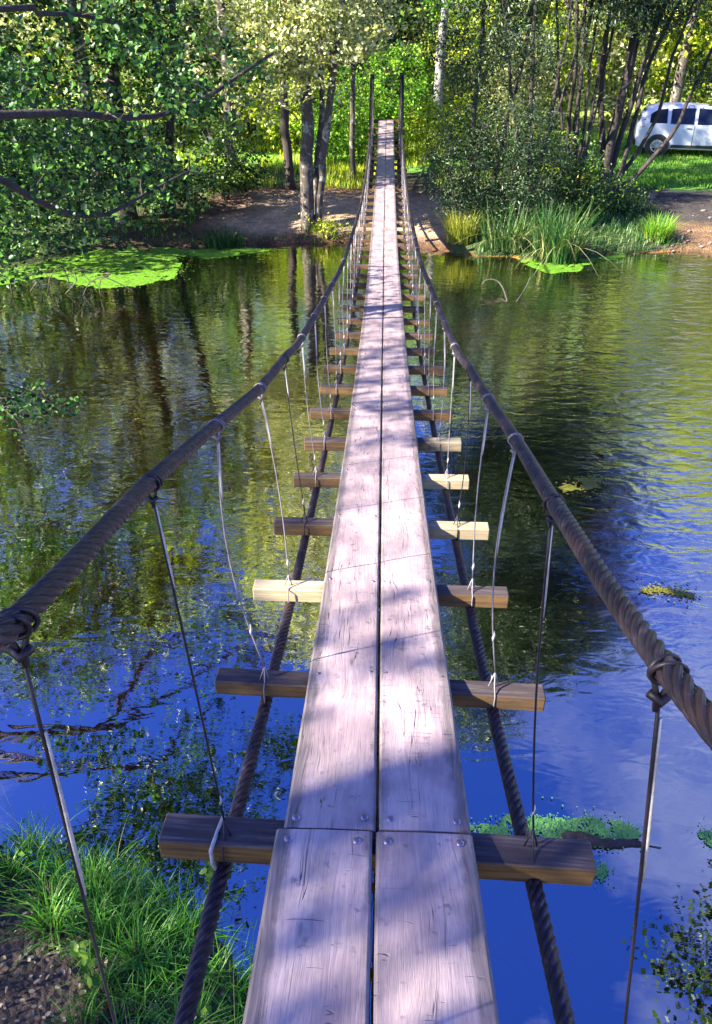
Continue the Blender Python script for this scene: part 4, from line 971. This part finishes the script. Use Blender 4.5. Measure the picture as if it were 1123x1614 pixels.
# floating log and dead branches
a0 = at(886, 1322, 0); b0 = at(1018, 1334, 0)
mb = MB(); ts = np.linspace(0, 1, 14)[:, None]; q = a0*(1-ts)+b0*ts; q[:, 2] = .004; q[:, 1] += .012*np.sin(ts[:, 0]*9)
rr = np.interp(ts[:, 0], [0, .08, .5, .9, 1], [.026, .042, .032, .022, .008])*(1+.25*np.sin(ts[:, 0]*37))
mb.tube(q, rr, 9); mb.tube([q[12], q[13]+[.09, -.015, .002]], .003, 5); mb.tube([q[4], q[4]+[.02, .05, .03]], .005, 5)
lg = empty('floating_log', a0, 'short black rotten log floating beside the pale green algae', 'log'); o = mb.build('wood', M['bark_dark'], lg, True); o.location = tuple(-a0)
def curve_pts(L_, z): return [at(px, py, z_) for (px, py, z_) in L_]
b = MB()
A = curve_pts([(800, 475, 0.0), (792, 452, .12), (780, 441, .22), (765, 442, .2), (760, 450, .1)], 0)
b.tube(catmull(A, .06), .012, 6); b.tube(catmull(curve_pts([(780, 441, .22), (790, 446, .15), (800, 462, .02)], 0), .06), .008, 5)
root = empty('dead_branch', A[0], 'brown dead twig arching out of the water below the reeds', 'branch'); o = b.build('wood', M['twig'], root, True); o.location = tuple(-A[0])
b = MB(); A = curve_pts([(815, 475, 0), (828, 455, .12), (836, 438, .28)], 0); b.tube(catmull(A, .06), .010, 6); b.tube([A[1], A[1]+[.3, .1, .05]], .005, 5)
root = empty('dead_branch', A[0], 'thin dark twig slanting up from the water right of the arching twig', 'branch'); o = b.build('wood', M['twig'], root, True); o.location = tuple(-A[0])
# brown twigs at the left shore
for k_ in range(6):
    g = at(20+28*k_, 462+rng.uniform(-3, 6), 0); b = MB(); q = [g, g+[.10+rng.normal(0, .1), -.05, rng.uniform(.08, .3)], g+[.3+rng.normal(0, .12), .02, rng.uniform(.1, .5)], g+[.5+rng.normal(0, .1), .1, rng.uniform(0, .6)]]
    b.tube(catmull(q, .06), .010, 5); b.tube([q[1], q[1]+[-.2, .05, .2]], .006, 5)
    root = empty('dead_branch', g, ['bare brown twig at the far left edge below the duckweed', 'bare brown twig second from the left edge below the duckweed', 'bare brown twig third from the left edge below the duckweed', 'bare brown twig fourth from the left edge below the duckweed', 'bare brown twig fifth from the left edge below the duckweed', 'bare brown twig nearest the open water below the duckweed'][k_], 'branch', 'bare twigs below the duckweed')
    o = b.build('wood', M['twig'], root, True); o.location = tuple(-g)
# stones on the right shore
def stone_mesh(s):
    n1, n2 = 7, 10; V = []; f = []
    for i_ in range(n1+1):
        for j_ in range(n2):
            th, ph = math.pi*i_/n1, 2*math.pi*j_/n2; d = Vector((math.sin(th)*math.cos(ph), math.sin(th)*math.sin(ph), math.cos(th)*.6))
            r_ = 1+.35*mnoise.noise(d*1.7+Vector((s, 0, 0))); V.append(tuple(d*r_))
    for i_ in range(n1):
        for j_ in range(n2): k_ = (j_+1) % n2; f.append((i_*n2+j_, i_*n2+k_, (i_+1)*n2+k_, (i_+1)*n2+j_)[::-1])
    me = bpy.data.meshes.new('stone'); me.from_pydata(V, [], f); me.materials.append(M['stone'])
    me.polygons.foreach_set('use_smooth', np.ones(len(f), dtype=bool)); return me
M['stone'] = simple('shore_stone', (.20, .15, .12), .85, 0, .4, 12, .5)
SM = [stone_mesh(k_*5.1) for k_ in range(4)]
for k_ in range(48):
    x = rng.uniform(6.5, 9.5); y = 18.15+abs(rng.normal(0, 1.4)); s = rng.uniform(.018, .055) if k_ else .12
    if y > 22.3: y = 19
    o = bpy.data.objects.new('stone', SM[k_ % 4]); col.objects.link(o); o.location = (x, y, Z(x, y)+s*.2); o.scale = (s*rng.uniform(.8, 1.5), s, s); o.rotation_euler = (0, 0, rng.uniform(0, 6))
    tag(o, 'small brown grey stone lying on the dark right shore', 'stone', 'stones on the right shore')
o = bpy.data.objects.new('stone', SM[1]); col.objects.link(o); g = at(1020, 332, .25); o.location = (g[0], g[1], Z(g[0], g[1])+.03); o.scale = (.16, .12, .1)
tag(o, 'larger pale stone left of the dark soil patch, above the lone tuft', 'stone')
# submerged stones of the river bed are in the ground material

# ------------------------------------------------------------------ parked car
def car():
    paint = NT('white_car_paint'); paint.pbr(Base__Color=(.78, .79, .84), Roughness=.25); paint = paint.m
    gm = NT('car_glass'); gm.pbr(Base__Color=(.012, .016, .022), Roughness=.06); gm = gm.m
    blk = simple('black_plastic', (.02, .02, .022), .6); tyre = simple('tyre_rubber', (.018, .018, .018), .85)
    rim = simple('alloy_rim', (.55, .55, .58), .3, .6, .05); red = simple('tail_lamp_red', (.45, .02, .02), .25); lampm = simple('headlight_glass', (.7, .72, .75), .12)
    root = empty('parked_car', (0, 0, 0), 'white five-door hatchback parked on the grass beyond the willows', 'car')
    # side profile, nose towards +x; wheelbase 2.5, length 4.0
    x = [-2.0, -1.99, -1.93, -1.86, -1.70, -1.35, -.6, .1, .45, .85, 1.15, 1.6, 1.88, 1.98, 2.0]
    top = [.55, .95, 1.10, 1.32, 1.50, 1.57, 1.60, 1.56, 1.46, 1.22, 1.05, .97, .86, .66, .45]
    bot = [.38, .33, .30, .28, .26, .24, .22, .22, .22, .22, .22, .24, .27, .32, .36]
    belt = 0.98
    V = []; Fc = []
    nz_ = 10
    for xi, tp, bt in zip(x, top, bot):
        end = min(1, (2.02-abs(xi))/.35); hw = .84*(.86+.14*end**.5)
        ring = []
        for k_ in range(nz_):
            u = k_/(nz_-1); z = bt+(tp-bt)*u
            ins_ = hw*(1-.05*(1-min(1, (z-bt)/.25))) if z < .6 else hw
            if z > belt: ins_ = hw-(z-belt)*.34
            if u > .93: ins_ -= .07
            ring.append((xi, ins_, z))
        V += [(a_, -b_, c_) for a_, b_, c_ in ring]+ring[::-1]
    m = 2*nz_
    for i_ in range(len(x)-1):
        for j_ in range(m): k_ = (j_+1) % m; Fc.append((i_*m+j_, i_*m+k_, (i_+1)*m+k_, (i_+1)*m+j_))
    Fc.append(tuple(range(m))[::-1]); Fc.append(tuple((len(x)-1)*m+j_ for j_ in range(m)))
    body = mesh('body', V, [q[::-1] for q in Fc], paint, root, True)
    md = body.modifiers.new('sharp', 'EDGE_SPLIT'); md.split_angle = R(38)
    def side_poly(name, pts, mat, par, th=.012, grow_=0.004):
        for s in (-1, 1):
            V_ = []
            for (px, pz) in pts:
                end = min(1, (2.02-abs(px))/.35); hw = .84*(.86+.14*end**.5); yy = hw-max(0, pz-belt)*.34
                V_.append((px, s*(yy+grow_), pz))
            n_ = len(pts); V2 = [(a_, b_-s*th, c_) for a_, b_, c_ in V_]
            fs = [tuple(range(n_)), tuple(range(n_, 2*n_))[::-1]]+[(i_, (i_+1) % n_, n_+(i_+1) % n_, n_+i_) for i_ in range(n_)]
            mesh(name, V_+V2, fs, mat, par)
    side_poly('rear_side_window', [(-1.62, 1.03), (-1.62, 1.30), (-1.42, 1.44), (-1.12, 1.47), (-1.08, 1.02)], gm, root)
    side_poly('rear_door_window', [(-.98, 1.01), (-1.0, 1.47), (-.28, 1.50), (-.26, 1.0)], gm, root)
    side_poly('front_door_window', [(-.16, 1.0), (-.18, 1.50), (.18, 1.47), (.45, 1.34), (.74, 1.12), (.78, 1.02)], gm, root)
    side_poly('sill_moulding', [(-.85, .26), (-.85, .36), (.88, .36), (.88, .26)], blk, root, .02, .012)
    side_poly('door_seam', [(-.235, .37), (-.235, .98), (-.222, .98), (-.222, .37)], blk, root, .006, .003)
    side_poly('door_handle', [(-.46, .86), (-.46, .89), (-.30, .89), (-.30, .86)], blk, root, .01, .022)
    side_poly('tail_lamp', [(-1.9, .88), (-1.86, 1.12), (-1.74, 1.14), (-1.76, .90)], red, root)
    side_poly('headlight', [(1.55, .72), (1.5, .86), (1.86, .80), (1.92, .70)], lampm, root)
    mb = MB(); mb.add([(.52, -.60, 1.43), (.52, .60, 1.43), (1.06, .74, 1.115), (1.06, -.74, 1.115), (.50, -.60, 1.40), (.50, .60, 1.40), (1.04, .74, 1.085), (1.04, -.74, 1.085)], [(0, 3, 2, 1), (4, 5, 6, 7), (0, 1, 5, 4), (1, 2, 6, 5), (2, 3, 7, 6), (3, 0, 4, 7)])
    mb.build('windscreen', gm, root)
    mb = MB(); mb.add([(-1.965, -.62, 1.06), (-1.965, .62, 1.06), (-1.80, .56, 1.42), (-1.80, -.56, 1.42), (-1.93, -.62, 1.06), (-1.93, .62, 1.06), (-1.77, .56, 1.42), (-1.77, -.56, 1.42)], [(0, 3, 2, 1), (4, 5, 6, 7), (0, 1, 5, 4), (1, 2, 6, 5), (2, 3, 7, 6), (3, 0, 4, 7)])
    mb.build('rear_window', gm, root)
    mb = MB(); mb.box((-1.98, 0, .42), (.10, 1.5, .22), 0, .03); mb.build('rear_bumper', blk, root)
    mb = MB(); mb.box((1.97, 0, .40), (.10, 1.4, .2), 0, .03); mb.build('front_bumper', blk, root)
    for s in (-1, 1):
        mb = MB(); mb.box((.62, s*.93, 1.06), (.12, .16, .12), 0, .03); mb.build('door_mirror', blk, root)
    def disc(cx_, y0, y1, r0, r1, n_=28, cz=.31):
        V_ = []; f_ = []
        for (yy, rr) in ((y0, r0), (y0, r1), (y1, r1), (y1, r0)):
            for j_ in range(n_): a = 2*math.pi*j_/n_; V_.append((cx_+rr*math.cos(a), yy, cz+rr*math.sin(a)))
        for i_ in range(4):
            for j_ in range(n_): k_ = (j_+1) % n_; f_.append((i_*n_+j_, i_*n_+k_, ((i_+1) % 4)*n_+k_, ((i_+1) % 4)*n_+j_))
        return V_, f_
    for xw in (-1.28, 1.22):
        for s in (-1, 1):
            ar = MB(); ar.add(*disc(xw, s*.80, s*.856, .30, .375)); ar.build('wheel_arch', blk, root, False)
            wh = MB(); wh.add(*disc(xw, s*.66, s*.868, .20, .31)); w_ = wh.build('wheel', tyre, root, False)
            rm = MB(); rm.add(*disc(xw, s*.84, s*.872, .17, .20))
            rm.add(*disc(xw, s*.84, s*.874, .001, .05))
            for q_ in range(7):
                a = q_*2*math.pi/7; rm.tube([(xw+.03*math.cos(a), s*.862, .31+.03*math.sin(a)), (xw+.185*math.cos(a), s*.862, .31+.185*math.sin(a))], .022, 6)
            rm.build('rim', rim, w_)
    return root
cr_ = car(); cr_.location = (10.35, 28.45, Z(10.1, 28.45)-.02); cr_.rotation_euler = (0, 0, R(-14)); cr_.scale = (1, 1, .93)

print('verts', sum(len(m_.vertices) for m_ in bpy.data.meshes))
